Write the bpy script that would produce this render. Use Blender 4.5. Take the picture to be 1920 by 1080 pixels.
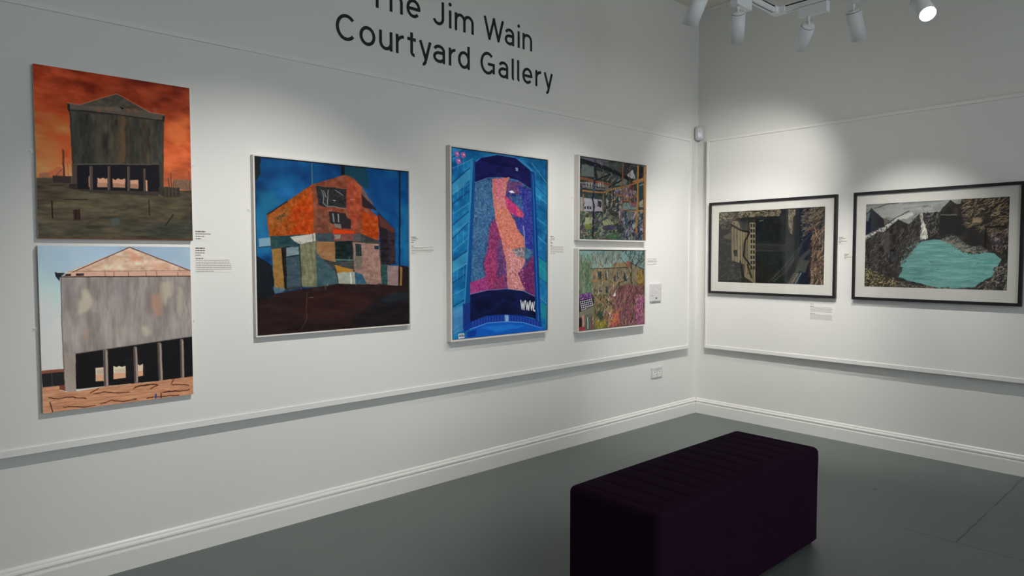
import bpy, bmesh, math, random
import numpy as np
from mathutils import Vector, Matrix, Quaternion

for o in list(bpy.data.objects):
    bpy.data.objects.remove(o)
SC = bpy.context.scene
COL = SC.collection

# ------------------------------------------------------------------ camera
CAM_LOC = Vector((-4.9828, -3.1892, 1.33))
F = Vector((0.66775899, 0.74297819, -0.04562166))
R = Vector((0.74372395, -0.66848622, -0.00092781))
U = Vector((0.03118679, 0.03331036, 0.99895836))
cd = bpy.data.cameras.new('camera')
cam = bpy.data.objects.new('camera', cd)
COL.objects.link(cam)
m3 = Matrix((R, U, -F)).transposed()
cam.matrix_world = Matrix.Translation(CAM_LOC) @ m3.to_4x4()
cd.sensor_width = 36.0
cd.lens = 1251.45 / 1920 * 36
cd.clip_start = 0.05
cd.clip_end = 60
SC.camera = cam

# ------------------------------------------------------------------ world + view
w = bpy.data.worlds.new('world')
SC.world = w
w.use_nodes = True
w.node_tree.nodes['Background'].inputs[0].default_value = (0.87, 0.93, 0.955, 1)
w.node_tree.nodes['Background'].inputs[1].default_value = 4.2
vs = SC.view_settings
vs.view_transform = 'Standard'
vs.look = 'None'
vs.gamma = 1.0
vs.exposure = 0.0
vs.use_curve_mapping = False

# ------------------------------------------------------------------ helpers
def lin(c):
    c = np.asarray(c, float) / 255.0
    return np.where(c <= 0.04045, c / 12.92, ((c + 0.055) / 1.055) ** 2.4)

def mat(name, col, rough=0.6, spec=0.5, metal=0.0, bump=0.0, bscale=80.0, mottling=0.0, mscale=3.0,
        emit=None, strength=0.0, sheen=0.0):
    m = bpy.data.materials.new(name)
    m.use_nodes = True
    nt = m.node_tree
    b = nt.nodes['Principled BSDF']
    b.inputs['Base Color'].default_value = (*col, 1)
    b.inputs['Roughness'].default_value = rough
    b.inputs['Specular IOR Level'].default_value = spec
    b.inputs['Metallic'].default_value = metal
    if sheen:
        b.inputs['Sheen Weight'].default_value = sheen
        b.inputs['Sheen Roughness'].default_value = 0.5
    tc = nt.nodes.new('ShaderNodeTexCoord')
    if mottling:
        n = nt.nodes.new('ShaderNodeTexNoise')
        n.inputs['Scale'].default_value = mscale
        n.inputs['Detail'].default_value = 6
        nt.links.new(tc.outputs['Object'], n.inputs['Vector'])
        r = nt.nodes.new('ShaderNodeMapRange')
        r.inputs['From Min'].default_value = 0.3
        r.inputs['From Max'].default_value = 0.7
        r.inputs['To Min'].default_value = 1 - mottling
        r.inputs['To Max'].default_value = 1 + mottling
        nt.links.new(n.outputs['Fac'], r.inputs['Value'])
        mx = nt.nodes.new('ShaderNodeMix')
        mx.data_type = 'RGBA'
        mx.blend_type = 'MULTIPLY'
        mx.inputs['Factor'].default_value = 1
        mx.inputs['A'].default_value = (*col, 1)
        nt.links.new(r.outputs['Result'], mx.inputs['B'])
        nt.links.new(mx.outputs['Result'], b.inputs['Base Color'])
    if bump:
        n = nt.nodes.new('ShaderNodeTexNoise')
        n.inputs['Scale'].default_value = bscale
        n.inputs['Detail'].default_value = 4
        nt.links.new(tc.outputs['Object'], n.inputs['Vector'])
        bp = nt.nodes.new('ShaderNodeBump')
        bp.inputs['Strength'].default_value = bump
        bp.inputs['Distance'].default_value = 0.003
        nt.links.new(n.outputs['Fac'], bp.inputs['Height'])
        nt.links.new(bp.outputs['Normal'], b.inputs['Normal'])
    if emit:
        b.inputs['Emission Color'].default_value = (*emit, 1)
        b.inputs['Emission Strength'].default_value = strength
    return m

def tag(o, label=None, cat=None, group=None, kind=None):
    if label: o['label'] = label
    if cat: o['category'] = cat
    if group: o['group'] = group
    if kind: o['kind'] = kind
    return o

def empty(name, loc, label, cat, group=None):
    o = bpy.data.objects.new(name, None)
    o.empty_display_size = 0.05
    o.location = loc
    COL.objects.link(o)
    return tag(o, label, cat, group)

class MB:
    """collects shapes, in world coordinates, and links them as one mesh"""
    def __init__(s): s.bm = bmesh.new()
    def box(s, x0, x1, y0, y1, z0, z1, bev=0.0, seg=2, mi=0):
        t = bmesh.new()
        bmesh.ops.create_cube(t, size=1)
        for v in t.verts:
            v.co = Vector(((x0 + x1) / 2 + v.co.x * (x1 - x0), (y0 + y1) / 2 + v.co.y * (y1 - y0),
                           (z0 + z1) / 2 + v.co.z * (z1 - z0)))
        if bev:
            bmesh.ops.bevel(t, geom=t.edges[:], offset=bev, segments=seg, affect='EDGES', profile=0.5)
        s.add(t, mi)
        return s
    def add(s, t, mi=0, M=None):
        if M is not None: bmesh.ops.transform(t, matrix=M, verts=t.verts)
        mp = {}
        for v in t.verts: mp[v] = s.bm.verts.new(v.co)
        for f in t.faces:
            try:
                nf = s.bm.faces.new([mp[v] for v in f.verts])
                nf.material_index = mi
                nf.smooth = f.smooth
            except ValueError: pass
        t.free()
    def lathe(s, prof, M, seg=32, mi=0, cap=True):
        """prof: list of (radius, z) turned about the local z axis"""
        t = bmesh.new()
        rings = []
        for r, z in prof:
            rings.append([t.verts.new((r * math.cos(a * 2 * math.pi / seg), r * math.sin(a * 2 * math.pi / seg), z)) for a in range(seg)])
        for a, b in zip(rings, rings[1:]):
            for i in range(seg):
                j = (i + 1) % seg
                f = t.faces.new((a[i], a[j], b[j], b[i])); f.smooth = True
        if cap:
            t.faces.new(rings[0][::-1]); t.faces.new(rings[-1])
        s.add(t, mi, M)
        return s
    def prism(s, prof, M, length, mi=0):
        """closed 2D profile in local xy extruded along local z"""
        t = bmesh.new()
        a = [t.verts.new((x, y, 0)) for x, y in prof]
        b = [t.verts.new((x, y, length)) for x, y in prof]
        n = len(a)
        for i in range(n):
            j = (i + 1) % n
            t.faces.new((a[i], a[j], b[j], b[i]))
        t.faces.new(a[::-1]); t.faces.new(b)
        s.add(t, mi, M)
        return s
    def build(s, name, mats, parent=None, smooth=False):
        bmesh.ops.recalc_face_normals(s.bm, faces=s.bm.faces)
        me = bpy.data.meshes.new(name)
        s.bm.to_mesh(me); s.bm.free()
        for m in (mats if isinstance(mats, (list, tuple)) else [mats]): me.materials.append(m)
        if smooth:
            me.shade_smooth()
        o = bpy.data.objects.new(name, me)
        COL.objects.link(o)
        if parent:
            o.parent = parent
            o.matrix_parent_inverse = Matrix.Translation(-parent.location)
        return o

def place(direction, loc, up=Vector((0, 0, 1))):
    """matrix whose local z runs along direction, at loc"""
    z = Vector(direction).normalized()
    x = up.cross(z)
    if x.length < 1e-4: x = Vector((1, 0, 0))
    x.normalize()
    y = z.cross(x)
    return Matrix.Translation(loc) @ Matrix((x, y, z)).transposed().to_4x4()

# ------------------------------------------------------------------ materials
M_WALL = mat('white_wall_paint', (0.76, 0.765, 0.745), 0.62, 0.3, bump=0.12, bscale=220, mottling=0.012, mscale=2)
M_PANEL = mat('white_board_paint', (0.78, 0.785, 0.77), 0.55, 0.3, bump=0.05, bscale=160)
M_TRIM = mat('white_gloss_trim', (0.80, 0.80, 0.785), 0.35, 0.45)
M_CEIL = mat('ceiling_paint', (0.80, 0.78, 0.70), 0.8, 0.2)
M_REAR = mat('rear_wall_paint', (0.35, 0.35, 0.34), 0.8, 0.2)
M_PLASTIC = mat('white_plastic', (0.62, 0.61, 0.63), 0.35, 0.5)
M_LAMP = mat('white_lamp_metal', (0.84, 0.87, 0.90), 0.4, 0.5)
M_BLACKSLOT = mat('black_slot', (0.008, 0.008, 0.008), 0.6, 0.3)
M_DARKPL = mat('dark_plastic', (0.02, 0.02, 0.02), 0.5, 0.4)
M_STEEL = mat('steel', (0.55, 0.55, 0.55), 0.35, 0.5, metal=1.0)
M_LETTER = mat('dark_green_grey_vinyl', (0.012, 0.020, 0.022), 0.5, 0.3)
M_FRAMEW = mat('white_frame_paint', (0.74, 0.71, 0.68), 0.5, 0.3)
M_FRAMEB = mat('black_stained_frame', (0.012, 0.011, 0.013), 0.45, 0.4)
M_CANVAS = mat('primed_canvas_edge', (0.66, 0.62, 0.60), 0.8, 0.2)
M_MAT = mat('cream_mount_board', (0.64, 0.635, 0.60), 0.85, 0.2)
M_CARD = mat('caption_card', (0.80, 0.79, 0.76), 0.7, 0.3)
M_INK = mat('caption_ink', (0.11, 0.10, 0.10), 0.7, 0.2)
M_INKG = mat('caption_small_print', (0.30, 0.285, 0.28), 0.7, 0.2)
M_FABRIC = mat('purple_wool_upholstery', (0.0205, 0.0074, 0.0225), 0.95, 0.04, bump=0.4, bscale=500, sheen=0.0)
M_LENS = mat('lit_lamp_lens', (1, 1, 1), 0.3, 0.5, emit=(1.0, 0.95, 0.88), strength=60)

def floor_material():
    m = mat('grey_painted_floor', (0.128, 0.148, 0.143), 0.42, 0.42, bump=0.10, bscale=14, mottling=0.06, mscale=1.6)
    nt = m.node_tree
    b = nt.nodes['Principled BSDF']
    src = b.inputs['Base Color'].links[0].from_socket
    tc = nt.nodes.new('ShaderNodeTexCoord')
    sx = nt.nodes.new('ShaderNodeSeparateXYZ')
    nz = nt.nodes.new('ShaderNodeTexNoise'); nz.inputs['Scale'].default_value = 4
    nt.links.new(tc.outputs['Object'], nz.inputs['Vector'])
    nt.links.new(tc.outputs['Object'], sx.inputs[0])
    def M(op, a, b_=None, c=None):
        n = nt.nodes.new('ShaderNodeMath'); n.operation = op
        for i, v in enumerate((a, b_, c)):
            if v is None: continue
            if isinstance(v, (int, float)): n.inputs[i].default_value = v
            else: nt.links.new(v, n.inputs[i])
        return n.outputs[0]
    jit = M('MULTIPLY', M('SUBTRACT', nz.outputs['Fac'], 0.5), 0.018)
    X = M('ADD', sx.outputs['X'], jit); Y = M('ADD', sx.outputs['Y'], jit)
    # seam along y at x=-1.40, seam along x at y=-2.29 from there to the wall
    a = M('MULTIPLY', M('LESS_THAN', M('ABSOLUTE', M('ADD', X, 1.40)), 0.0028), M('LESS_THAN', Y, -1.62))
    q = M('MULTIPLY', M('LESS_THAN', M('ABSOLUTE', M('ADD', Y, 2.30)), 0.0038), M('GREATER_THAN', X, -1.40))
    seam = M('MAXIMUM', a, q)
    # breaks where the paint has bridged the seam
    n2 = nt.nodes.new('ShaderNodeTexNoise'); n2.inputs['Scale'].default_value = 2.3
    nt.links.new(tc.outputs['Object'], n2.inputs['Vector'])
    seam = M('MULTIPLY', seam, M('MULTIPLY_ADD', M('GREATER_THAN', n2.outputs['Fac'], 0.46), 0.5, 0.25))
    dx = M('ADD', sx.outputs['X'], 0.909); dy = M('ADD', sx.outputs['Y'], 1.777)
    spot = M('LESS_THAN', M('SQRT', M('ADD', M('MULTIPLY', dx, dx), M('MULTIPLY', dy, dy))), 0.010)
    seam = M('MAXIMUM', seam, M('MULTIPLY', spot, 0.7))
    mx = nt.nodes.new('ShaderNodeMix'); mx.data_type = 'RGBA'
    nt.links.new(seam, mx.inputs['Factor'])
    nt.links.new(src, mx.inputs['A'])
    mx.inputs['B'].default_value = (0.012, 0.013, 0.013, 1)
    nt.links.new(mx.outputs['Result'], b.inputs['Base Color'])
    return m
M_FLOOR = floor_material()

def paint_mat(name, rough=0.5, spec=0.3):
    m = bpy.data.materials.new(name)
    m.use_nodes = True
    nt = m.node_tree
    b = nt.nodes['Principled BSDF']
    at = nt.nodes.new('ShaderNodeAttribute'); at.attribute_name = 'paint'
    nt.links.new(at.outputs['Color'], b.inputs['Base Color'])
    b.inputs['Roughness'].default_value = rough
    b.inputs['Specular IOR Level'].default_value = spec
    tc = nt.nodes.new('ShaderNodeTexCoord')
    n = nt.nodes.new('ShaderNodeTexNoise'); n.inputs['Scale'].default_value = 130; n.inputs['Detail'].default_value = 5
    nt.links.new(tc.outputs['Object'], n.inputs['Vector'])
    bp = nt.nodes.new('ShaderNodeBump'); bp.inputs['Strength'].default_value = 0.15; bp.inputs['Distance'].default_value = 0.002
    nt.links.new(n.outputs['Fac'], bp.inputs['Height'])
    nt.links.new(bp.outputs['Normal'], b.inputs['Normal'])
    return m
M_OIL = paint_mat('oil_paint', 0.6, 0.1)
M_PRINT = paint_mat('print_ink', 0.7, 0.1)

def glass_mat():
    m = bpy.data.materials.new('picture_glass')
    m.use_nodes = True
    nt = m.node_tree
    nt.nodes.remove(nt.nodes['Principled BSDF'])
    out = nt.nodes['Material Output']
    fr = nt.nodes.new('ShaderNodeFresnel')
    ge = nt.nodes.new('ShaderNodeNewGeometry')
    ior = nt.nodes.new('ShaderNodeMapRange')
    ior.inputs['To Min'].default_value = 1.5; ior.inputs['To Max'].default_value = 1 / 1.5
    nt.links.new(ge.outputs['Backfacing'], ior.inputs['Value']); nt.links.new(ior.outputs['Result'], fr.inputs['IOR'])
    tr = nt.nodes.new('ShaderNodeBsdfTransparent')
    gl = nt.nodes.new('ShaderNodeBsdfGlossy'); gl.inputs['Roughness'].default_value = 0.02
    mx = nt.nodes.new('ShaderNodeMixShader')
    nt.links.new(fr.outputs[0], mx.inputs[0]); nt.links.new(tr.outputs[0], mx.inputs[1]); nt.links.new(gl.outputs[0], mx.inputs[2])
    nt.links.new(mx.outputs[0], out.inputs[0])
    return m
M_GLASS = glass_mat()

# ------------------------------------------------------------------ room
H = 3.39
X0, Y0 = -8.2, -6.6
def struct(mb, name, m):
    o = mb.build(name, m); o['kind'] = 'structure'; return o
struct(MB().box(X0, 0.12, Y0, 0.12, -0.12, 0), 'floor', M_FLOOR)
struct(MB().box(X0, 0.12, Y0, 0.12, H, H + 0.12), 'ceiling', M_CEIL)
struct(MB().box(X0, 0.12, 0, 0.12, 0, H), 'wall_left', M_WALL)
struct(MB().box(0, 0.12, Y0, 0, 0, H), 'wall_right', M_WALL)
struct(MB().box(X0 - 0.12, X0, Y0, 0.12, 0, H), 'wall_rear', M_REAR)
WX0, WX1, WZ0, WZ1 = -5.0, -1.9, 0.6, 2.9      # glazed opening behind the camera, daylight comes in here
struct(MB().box(X0, WX0, Y0 - 0.12, Y0, 0, H).box(WX1, 0.12, Y0 - 0.12, Y0, 0, H).box(WX0, WX1, Y0 - 0.12, Y0, 0, WZ0).box(WX0, WX1, Y0 - 0.12, Y0, WZ1, H), 'wall_front', M_REAR)
wf = MB()
for k in range(5):
    xx = WX0 + (WX1 - WX0) * k / 4
    wf.box(max(WX0, xx - 0.03), min(WX1, xx + 0.03), Y0 - 0.09, Y0 - 0.03, WZ0, WZ1)
wf.box(WX0, WX1, Y0 - 0.09, Y0 - 0.03, WZ0, WZ0 + 0.05).box(WX0, WX1, Y0 - 0.09, Y0 - 0.03, WZ1 - 0.05, WZ1)
struct(wf, 'window_1', M_TRIM)
pl = bpy.data.lights.new('window_portal', 'AREA'); pl.shape = 'RECTANGLE'; pl.size = WX1 - WX0; pl.size_y = WZ1 - WZ0
po = bpy.data.objects.new('window_portal', pl); COL.objects.link(po)
po.location = ((WX0 + WX1) / 2, Y0 - 0.13, (WZ0 + WZ1) / 2); po.rotation_euler = (math.radians(90), 0, 0)
pl.cycles.is_portal = True

SK = [(0, 0), (0.020, 0), (0.020, 0.082), (0.0185, 0.087), (0.0105, 0.0895), (0.0100, 0.0935), (0.0150, 0.0965),
      (0.0165, 0.1020), (0.0150, 0.1080), (0.0110, 0.1120), (0.0085, 0.1145), (0.0095, 0.1165), (0.0080, 0.1220), (0.0035, 0.1275), (0, 0.1285)]
def skirting(axis, a, b, name):
    mb = MB()
    if axis == 'x':   # on the left wall, profile depth towards -y
        M = Matrix(((0, 0, 1, a), (-1, 0, 0, 0), (0, 1, 0, 0), (0, 0, 0, 1)))
        mb.prism(SK, M, b - a)
    else:
        M = Matrix(((-1, 0, 0, 0), (0, 0, 1, a), (0, 1, 0, 0), (0, 0, 0, 1)))
        mb.prism(SK, M, b - a)
    return struct(mb, name, M_TRIM)
struct(MB().box(-0.018, -0.0002, Y0, -0.0002, H - 0.022, H - 0.0002, 0.004, 2), 'trim_1', M_TRIM)
skirting('x', X0, -0.0005, 'baseboard_left')
skirting('y', Y0, -0.0215, 'baseboard_right')

# hanging boards: board + raised edge lipping
PD = 0.040
ZB, ZT, LW, LP = 0.571, 2.306, 0.028, 0.0065
def hanging_board(axis, a, b, label):
    """a..b along the wall"""
    loc = ((a + b) / 2, 0, ZB) if axis == 'x' else (0, (a + b) / 2, ZB)
    root = empty('hanging_board', loc, label, 'display board')
    def bx(mb, p0, p1, d0, d1, z0, z1, bev=0.0):
        if axis == 'x': mb.box(p0, p1, -d1, -d0, z0, z1, bev)
        else: mb.box(-d1, -d0, p0, p1, z0, z1, bev)
        return mb
    bx(MB(), a + 0.001, b - 0.001, 0, PD, ZB + 0.001, ZT - 0.001).build('board', M_PANEL, root)
    d = PD + LP
    for nm, q in (('bottom_lipping', (a, b, 0.0, d, ZB, ZB + LW)), ('top_lipping', (a, b, 0.0, d, ZT - 0.022, ZT)),
                  ('side_lipping', (a, a + 0.020, 0.0, d, ZB + LW, ZT - 0.022)), ('side_lipping', (b - 0.020, b, 0.0, d, ZB + LW, ZT - 0.022))):
        bx(MB(), *q, bev=0.0015).build(nm, M_TRIM, root)
    return root
hanging_board('x', -7.6, -0.163, 'wide white hanging board with raised edge on the left wall')
hanging_board('y', -6.0, -0.115, 'white hanging board behind the two black-framed prints')

# ------------------------------------------------------------------ painted surfaces
ART = {
 'orange_sky': [
  ('grad',((0,(100,34,18)),(150,(132,50,26)),(350,(176,76,40)),(520,(196,94,54)),(660,(204,114,76)),(1000,(204,114,76)))),
  ('noise',[-4,-21,1046,-30,1031,680,-23,671],(24,15,9),5,7,1),
  ('noise',[-4,-21,1046,-30,1031,680,-23,671],(22,12,9),11,18,2),
  ('poly',[329,-19,485,-20,530,39,371,82,273,53],(140,48,22),26,0.45),
  ('poly',[839,110,978,117,989,196,874,197,813,159],(130,50,28),26,0.45),
  ('poly',[30,177,165,119,184,221,89,262,18,260],(135,52,28),26,0.45),
  ('poly',[836,235,977,186,993,323,883,390,809,317],(222,128,70),26,0.45),
  ('poly',[622,49,767,30,790,105,679,152],(180,80,50),26,0.45),
  ('poly',[23,464,147,432,144,537,29,586],(205,112,70),26,0.45),
  ('poly',[-23,653,216,626,224,699,776,681,1005,667,1023,1020,-33,1019],(74,67,54),3,1.0),
  ('poly',[-23,653,215,657,170,744,95,809,-27,814],(62,54,46),20,0.8),
  ('poly',[118,736,606,723,963,776,923,859,329,843,74,831],(86,78,60),24,0.6),
  ('poly',[-29,896,350,907,1027,856,1023,1020,-33,1019],(70,66,54),20,0.7),
  ('poly',[674,899,1026,867,1024,984,696,989],(66,70,62),24,0.6),
  ('noise',[-23,671,1031,668,1023,1020,-33,1019],(16,14,10),8,16,3),
  ('noise',[-23,671,1031,668,1023,1020,-33,1019],(7,6,5),22,40,4),
  ('line',[35,750,331,768,582,747],22.7,(60,54,44),24,0.5),
  ('line',[507,947,796,896],27.3,(58,60,54),24,0.5),
  ('poly',[16,624,78,612,79,647,16,650],(138,88,66),3,1.0),
  ('poly',[75,604,101,597,122,575,145,578,160,640,75,645],(150,84,60),3,0.8),
  ('line',[160,478,160,629],12.5,(84,44,36),2,1.0),
  ('line',[183,554,186,628],4.5,(150,80,58),2,1.0),
  ('line',[110,632,164,577],4.5,(100,60,50),2,1.0),
  ('poly',[95,631,201,629,200,667,97,673],(46,38,38),3,1.0),
  ('poly',[872,602,1000,603,1001,668,874,665],(118,92,76),3,1.0),
  ('noise',[872,602,1000,603,1001,668,874,665],(14,12,10),40,4,5),
  ('line',[982,538,983,659],4.5,(90,58,46),2,1.0),
  ('line',[848,566,854,655],8.0,(96,62,50),2,1.0),
  ('line',[854,547,910,548],3.4,(120,70,50),2,1.0),
  ('line',[830,599,836,656],9.1,(98,66,54),2,1.0),
  ('line',[871,614,867,654],5.7,(80,60,50),2,1.0),
  ('poly',[203,218,346,202,690,206,812,211,797,683,214,702],(55,52,46),1,1.0),
  ('noise',[206,249,799,228,798,533,207,563],(16,15,13),16,3,6),
  ('noise',[206,249,799,228,798,533,207,563],(9,9,8),45,6,7),
  ('line',[284,272,285,399,279,537],29.5,(30,36,34),12,0.6),
  ('line',[246,276,247,402,241,540],34.1,(48,56,52),12,0.5),
  ('line',[524,246,526,377,520,519],38.6,(92,68,48),12,0.6),
  ('line',[542,244,543,375,537,518],13.6,(108,78,52),12,0.5),
  ('line',[618,236,619,368,614,512],25.0,(44,50,46),12,0.6),
  ('line',[683,229,685,362,679,508],34.1,(58,50,38),12,0.5),
  ('line',[744,223,746,357,740,503],29.5,(36,42,42),12,0.5),
  ('line',[377,262,378,390,373,530],45.5,(66,62,52),12,0.5),
  ('line',[456,254,457,383,451,524],22.7,(74,64,50),12,0.5),
  ('line',[322,268,323,395,317,534],18.2,(40,46,42),12,0.5),
  ('line',[583,240,584,372,578,515],15.9,(50,46,38),12,0.5),
  ('line',[210,259,224,699],11.4,(40,42,38),3,0.8),
  ('poly',[264,201,499,103,717,192,690,212,502,205,280,209],(66,62,53),1,1.0),
  ('noise',[264,201,499,103,717,192,690,212,280,209],(14,11,9),20,6,8),
  ('poly',[193,199,280,201,503,183,818,194,815,224,787,231,502,229,280,228,202,241],(78,70,62),1,1.0),
  ('poly',[313,203,526,185,525,214,323,221],(96,86,76),6,0.5),
  ('poly',[368,205,394,206,391,231,369,229],(126,74,54),8,0.6),
  ('poly',[435,197,462,198,459,223,436,221],(126,74,54),8,0.6),
  ('poly',[561,182,589,183,586,209,562,207],(126,74,54),8,0.6),
  ('poly',[608,177,636,178,633,204,609,202],(126,74,54),8,0.6),
  ('poly',[691,167,720,168,717,194,693,192],(126,74,54),8,0.6),
  ('poly',[739,162,769,163,766,189,741,187],(126,74,54),8,0.6),
  ('poly',[514,185,544,185,535,197],(14,14,14),2,1.0),
  ('poly',[193,197,207,207,208,265,192,232],(30,30,28),1,1.0),
  ('poly',[799,211,820,197,815,235,801,243],(30,30,28),1,1.0),
  ('line',[196,238,502,232,811,236],8.0,(30,30,28),1,0.9),
  ('line',[269,200,499,104,717,192,818,195],3.4,(188,112,84),1,0.8),
  ('line',[193,198,269,201],3.4,(196,120,90),1,0.8),
  ('poly',[239,555,770,515,771,688,490,698,237,701],(20,20,27),1,1.0),
  ('line',[233,555,774,514],8.0,(80,76,66),2,1.0),
  ('poly',[362,625,379,633,396,623,413,631,425,624,423,680,360,683],(196,146,122),1,1.0),
  ('poly',[458,625,475,634,492,622,515,627,540,619,537,677,459,678],(196,146,122),1,1.0),
  ('poly',[571,628,626,622,625,678,570,678],(196,146,122),1,1.0),
  ('poly',[309,620,320,621,318,686,308,686],(196,146,122),1,1.0),
  ('poly',[674,620,687,621,686,693,676,693],(196,146,122),1,1.0),
  ('poly',[362,657,424,656,423,680,360,683],(150,112,90),5,0.7),
  ('poly',[459,654,538,652,537,677,459,678],(146,108,88),5,0.7),
  ('poly',[570,653,626,652,625,678,570,678],(140,104,86),5,0.7),
  ('line',[325,566,322,709],20.5,(72,62,56),1,1.0),
  ('line',[319,566,316,709],4.5,(104,90,80),1,0.8),
  ('line',[437,558,433,703],17.0,(72,62,56),1,1.0),
  ('line',[432,558,428,703],4.5,(104,90,80),1,0.8),
  ('line',[563,549,560,697],17.0,(72,62,56),1,1.0),
  ('line',[558,550,555,697],4.5,(104,90,80),1,0.8),
  ('line',[670,553,667,691],13.6,(72,62,56),1,1.0),
  ('line',[665,553,662,692],4.5,(104,90,80),1,0.8),
  ('poly',[207,553,237,551,235,703,211,704],(66,58,50),1,1.0),
  ('poly',[770,515,795,513,796,683,771,686],(58,54,48),1,1.0),
  ('poly',[762,660,789,664,802,655,908,657,910,716,800,719,761,705],(54,48,42),4,1.0),
  ('noise',[762,660,908,657,910,716,761,705],(16,14,12),50,8,9),
  ('line',[809,650,810,716],4.5,(96,82,70),1,0.7),
  ('line',[834,635,835,715],4.5,(96,82,70),1,0.7),
  ('line',[860,620,860,714],4.5,(96,82,70),1,0.7),
  ('line',[884,646,885,713],4.5,(96,82,70),1,0.7),
  ('poly',[187,672,236,672,235,704,184,699],(40,34,32),4,1.0),
  ('poly',[224,703,776,688,751,717,332,720],(40,36,34),6,0.6),
  ('line',[85,779,85,878],8.0,(34,22,18),1,1.0),
  ('line',[694,747,695,843],6.8,(34,22,18),1,1.0),
  ('line',[861,832,805,904],6.8,(34,22,18),1,1.0),
  ('line',[162,768,295,760],5.7,(34,22,18),1,1.0),
  ('poly',[208,828,248,821,250,883,209,887],(52,34,30),5,1.0),
  ('line',[223,826,224,884],5.7,(24,18,16),1,1.0),
  ('line',[245,821,243,883],4.5,(24,18,16),1,1.0),
  ('poly',[440,870,495,866,504,903,446,918],(70,84,82),6,0.8),
  ('line',[455,831,557,809,605,790,689,767],10.2,(48,40,34),10,0.6),
  ('line',[295,896,407,865],13.6,(50,44,38),10,0.6),
  ('line',[78,696,161,683],8.0,(48,38,32),4,0.6),
  ('poly',[-2,994,1000,989,1000,1004,-2,1008],(104,58,46),2,0.7),
 ],
 'pale_silo': [
  ('grad',((0,(152,176,200)),(200,(162,186,206)),(450,(180,198,204)),(650,(212,206,186)),(800,(226,214,190)),(1000,(226,214,190)))),
  ('noise',[-13,-12,1024,-10,1017,515,-13,760],(7,7,7),4,5,11),
  ('poly',[128,187,999,197,1003,605,206,658,203,890,136,883,132,751],(139,130,127),2,1.0),
  ('noise',[128,187,999,197,1003,605,206,658,203,890,136,883,132,751],(15,14,14),9,3,12),
  ('noise',[128,187,999,197,1003,605,206,658,203,890,136,883,132,751],(10,9,9),34,5,13),
  ('noise',[128,187,999,197,1003,605,206,658,203,890,136,883,132,751],(6,6,6),80,14,14),
  ('poly',[246,278,285,263,312,313,316,379,276,410,215,419,244,354],(186,176,156),16,0.7),
  ('poly',[718,314,762,293,788,386,779,450,729,456],(168,126,104),16,0.75),
  ('poly',[788,235,845,230,848,330,805,399,781,328],(184,170,148),16,0.7),
  ('poly',[890,249,935,274,918,510,898,414],(172,160,142),16,0.6),
  ('poly',[633,507,684,504,698,568,671,584,647,548],(180,168,152),16,0.8),
  ('poly',[486,510,527,501,532,558,497,562],(162,150,136),16,0.5),
  ('poly',[139,189,215,191,200,364,145,383],(112,104,104),16,0.5),
  ('poly',[664,267,701,268,717,430,673,451],(118,104,98),16,0.5),
  ('poly',[462,217,556,230,554,332,472,307],(124,120,124),16,0.5),
  ('poly',[257,519,296,511,295,588,261,586],(160,134,116),16,0.5),
  ('poly',[323,335,357,336,344,402,316,401],(158,148,138),16,0.6),
  ('line',[166,195,165,384],11.6,(116,106,104),8,0.4),
  ('line',[348,198,347,391],11.6,(116,106,104),8,0.4),
  ('line',[417,200,416,394],11.6,(116,106,104),8,0.4),
  ('line',[605,203,605,402],11.6,(116,106,104),8,0.4),
  ('line',[702,205,702,406],11.6,(116,106,104),8,0.4),
  ('line',[878,208,878,414],11.6,(116,106,104),8,0.4),
  ('line',[968,209,969,417],11.6,(116,106,104),8,0.4),
  ('line',[131,189,129,415,133,880],5.8,(78,66,62),2,0.8),
  ('poly',[137,643,206,658,203,890,136,883],(146,132,120),3,0.6),
  ('poly',[150,185,170,160,570,6,999,161,999,198],(202,172,148),1,1.0),
  ('noise',[174,160,570,14,995,163,995,194,174,181],(20,26,28),12,5,15),
  ('noise',[174,160,570,14,995,163,995,194,174,181],(12,16,18),40,12,16),
  ('poly',[548,28,608,33,655,95,582,106],(206,130,104),14,0.5),
  ('poly',[466,61,512,50,487,150,441,139],(214,180,150),14,0.5),
  ('poly',[305,126,373,105,360,154,293,154],(190,134,110),14,0.5),
  ('poly',[679,84,803,108,879,149,752,154],(210,150,124),14,0.5),
  ('poly',[216,147,282,137,260,157],(190,120,96),14,0.5),
  ('line',[150,183,570,6,999,161],5.8,(88,38,34),1,1.0),
  ('line',[175,155,999,159],4.7,(150,96,82),1,0.8),
  ('poly',[174,160,999,163,999,196,150,185],(198,152,134),2,0.8),
  ('line',[406,161,408,186],8.1,(158,96,80),3,0.7),
  ('line',[464,161,465,187],8.1,(158,96,80),3,0.7),
  ('line',[557,163,559,189],8.1,(158,96,80),3,0.7),
  ('line',[678,164,680,190],8.1,(158,96,80),3,0.7),
  ('line',[752,165,754,192],8.1,(158,96,80),3,0.7),
  ('line',[904,167,906,194],8.1,(158,96,80),3,0.7),
  ('line',[124,187,999,197],5.8,(54,30,28),1,1.0),
  ('poly',[97,159,146,157,161,164,126,189,123,215,101,184],(32,36,46),1,1.0),
  ('line',[108,159,168,162],4.7,(210,214,220),1,1.0),
  ('poly',[161,170,194,170,193,183,157,183],(46,36,34),1,1.0),
  ('poly',[224,168,273,168,272,183,222,183],(52,40,36),1,1.0),
  ('poly',[206,658,1003,605,1002,879,715,882,402,877,203,876],(20,20,23),1,1.0),
  ('line',[206,657,1003,605],5.8,(96,84,80),1,0.7),
  ('poly',[523,706,595,700,667,798,654,844,533,832],(30,28,30),8,0.6),
  ('poly',[327,757,382,757,378,843,326,840],(196,172,150),1,1.0),
  ('poly',[442,754,463,764,481,757,498,766,523,760,521,838,441,837],(214,190,166),1,1.0),
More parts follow.
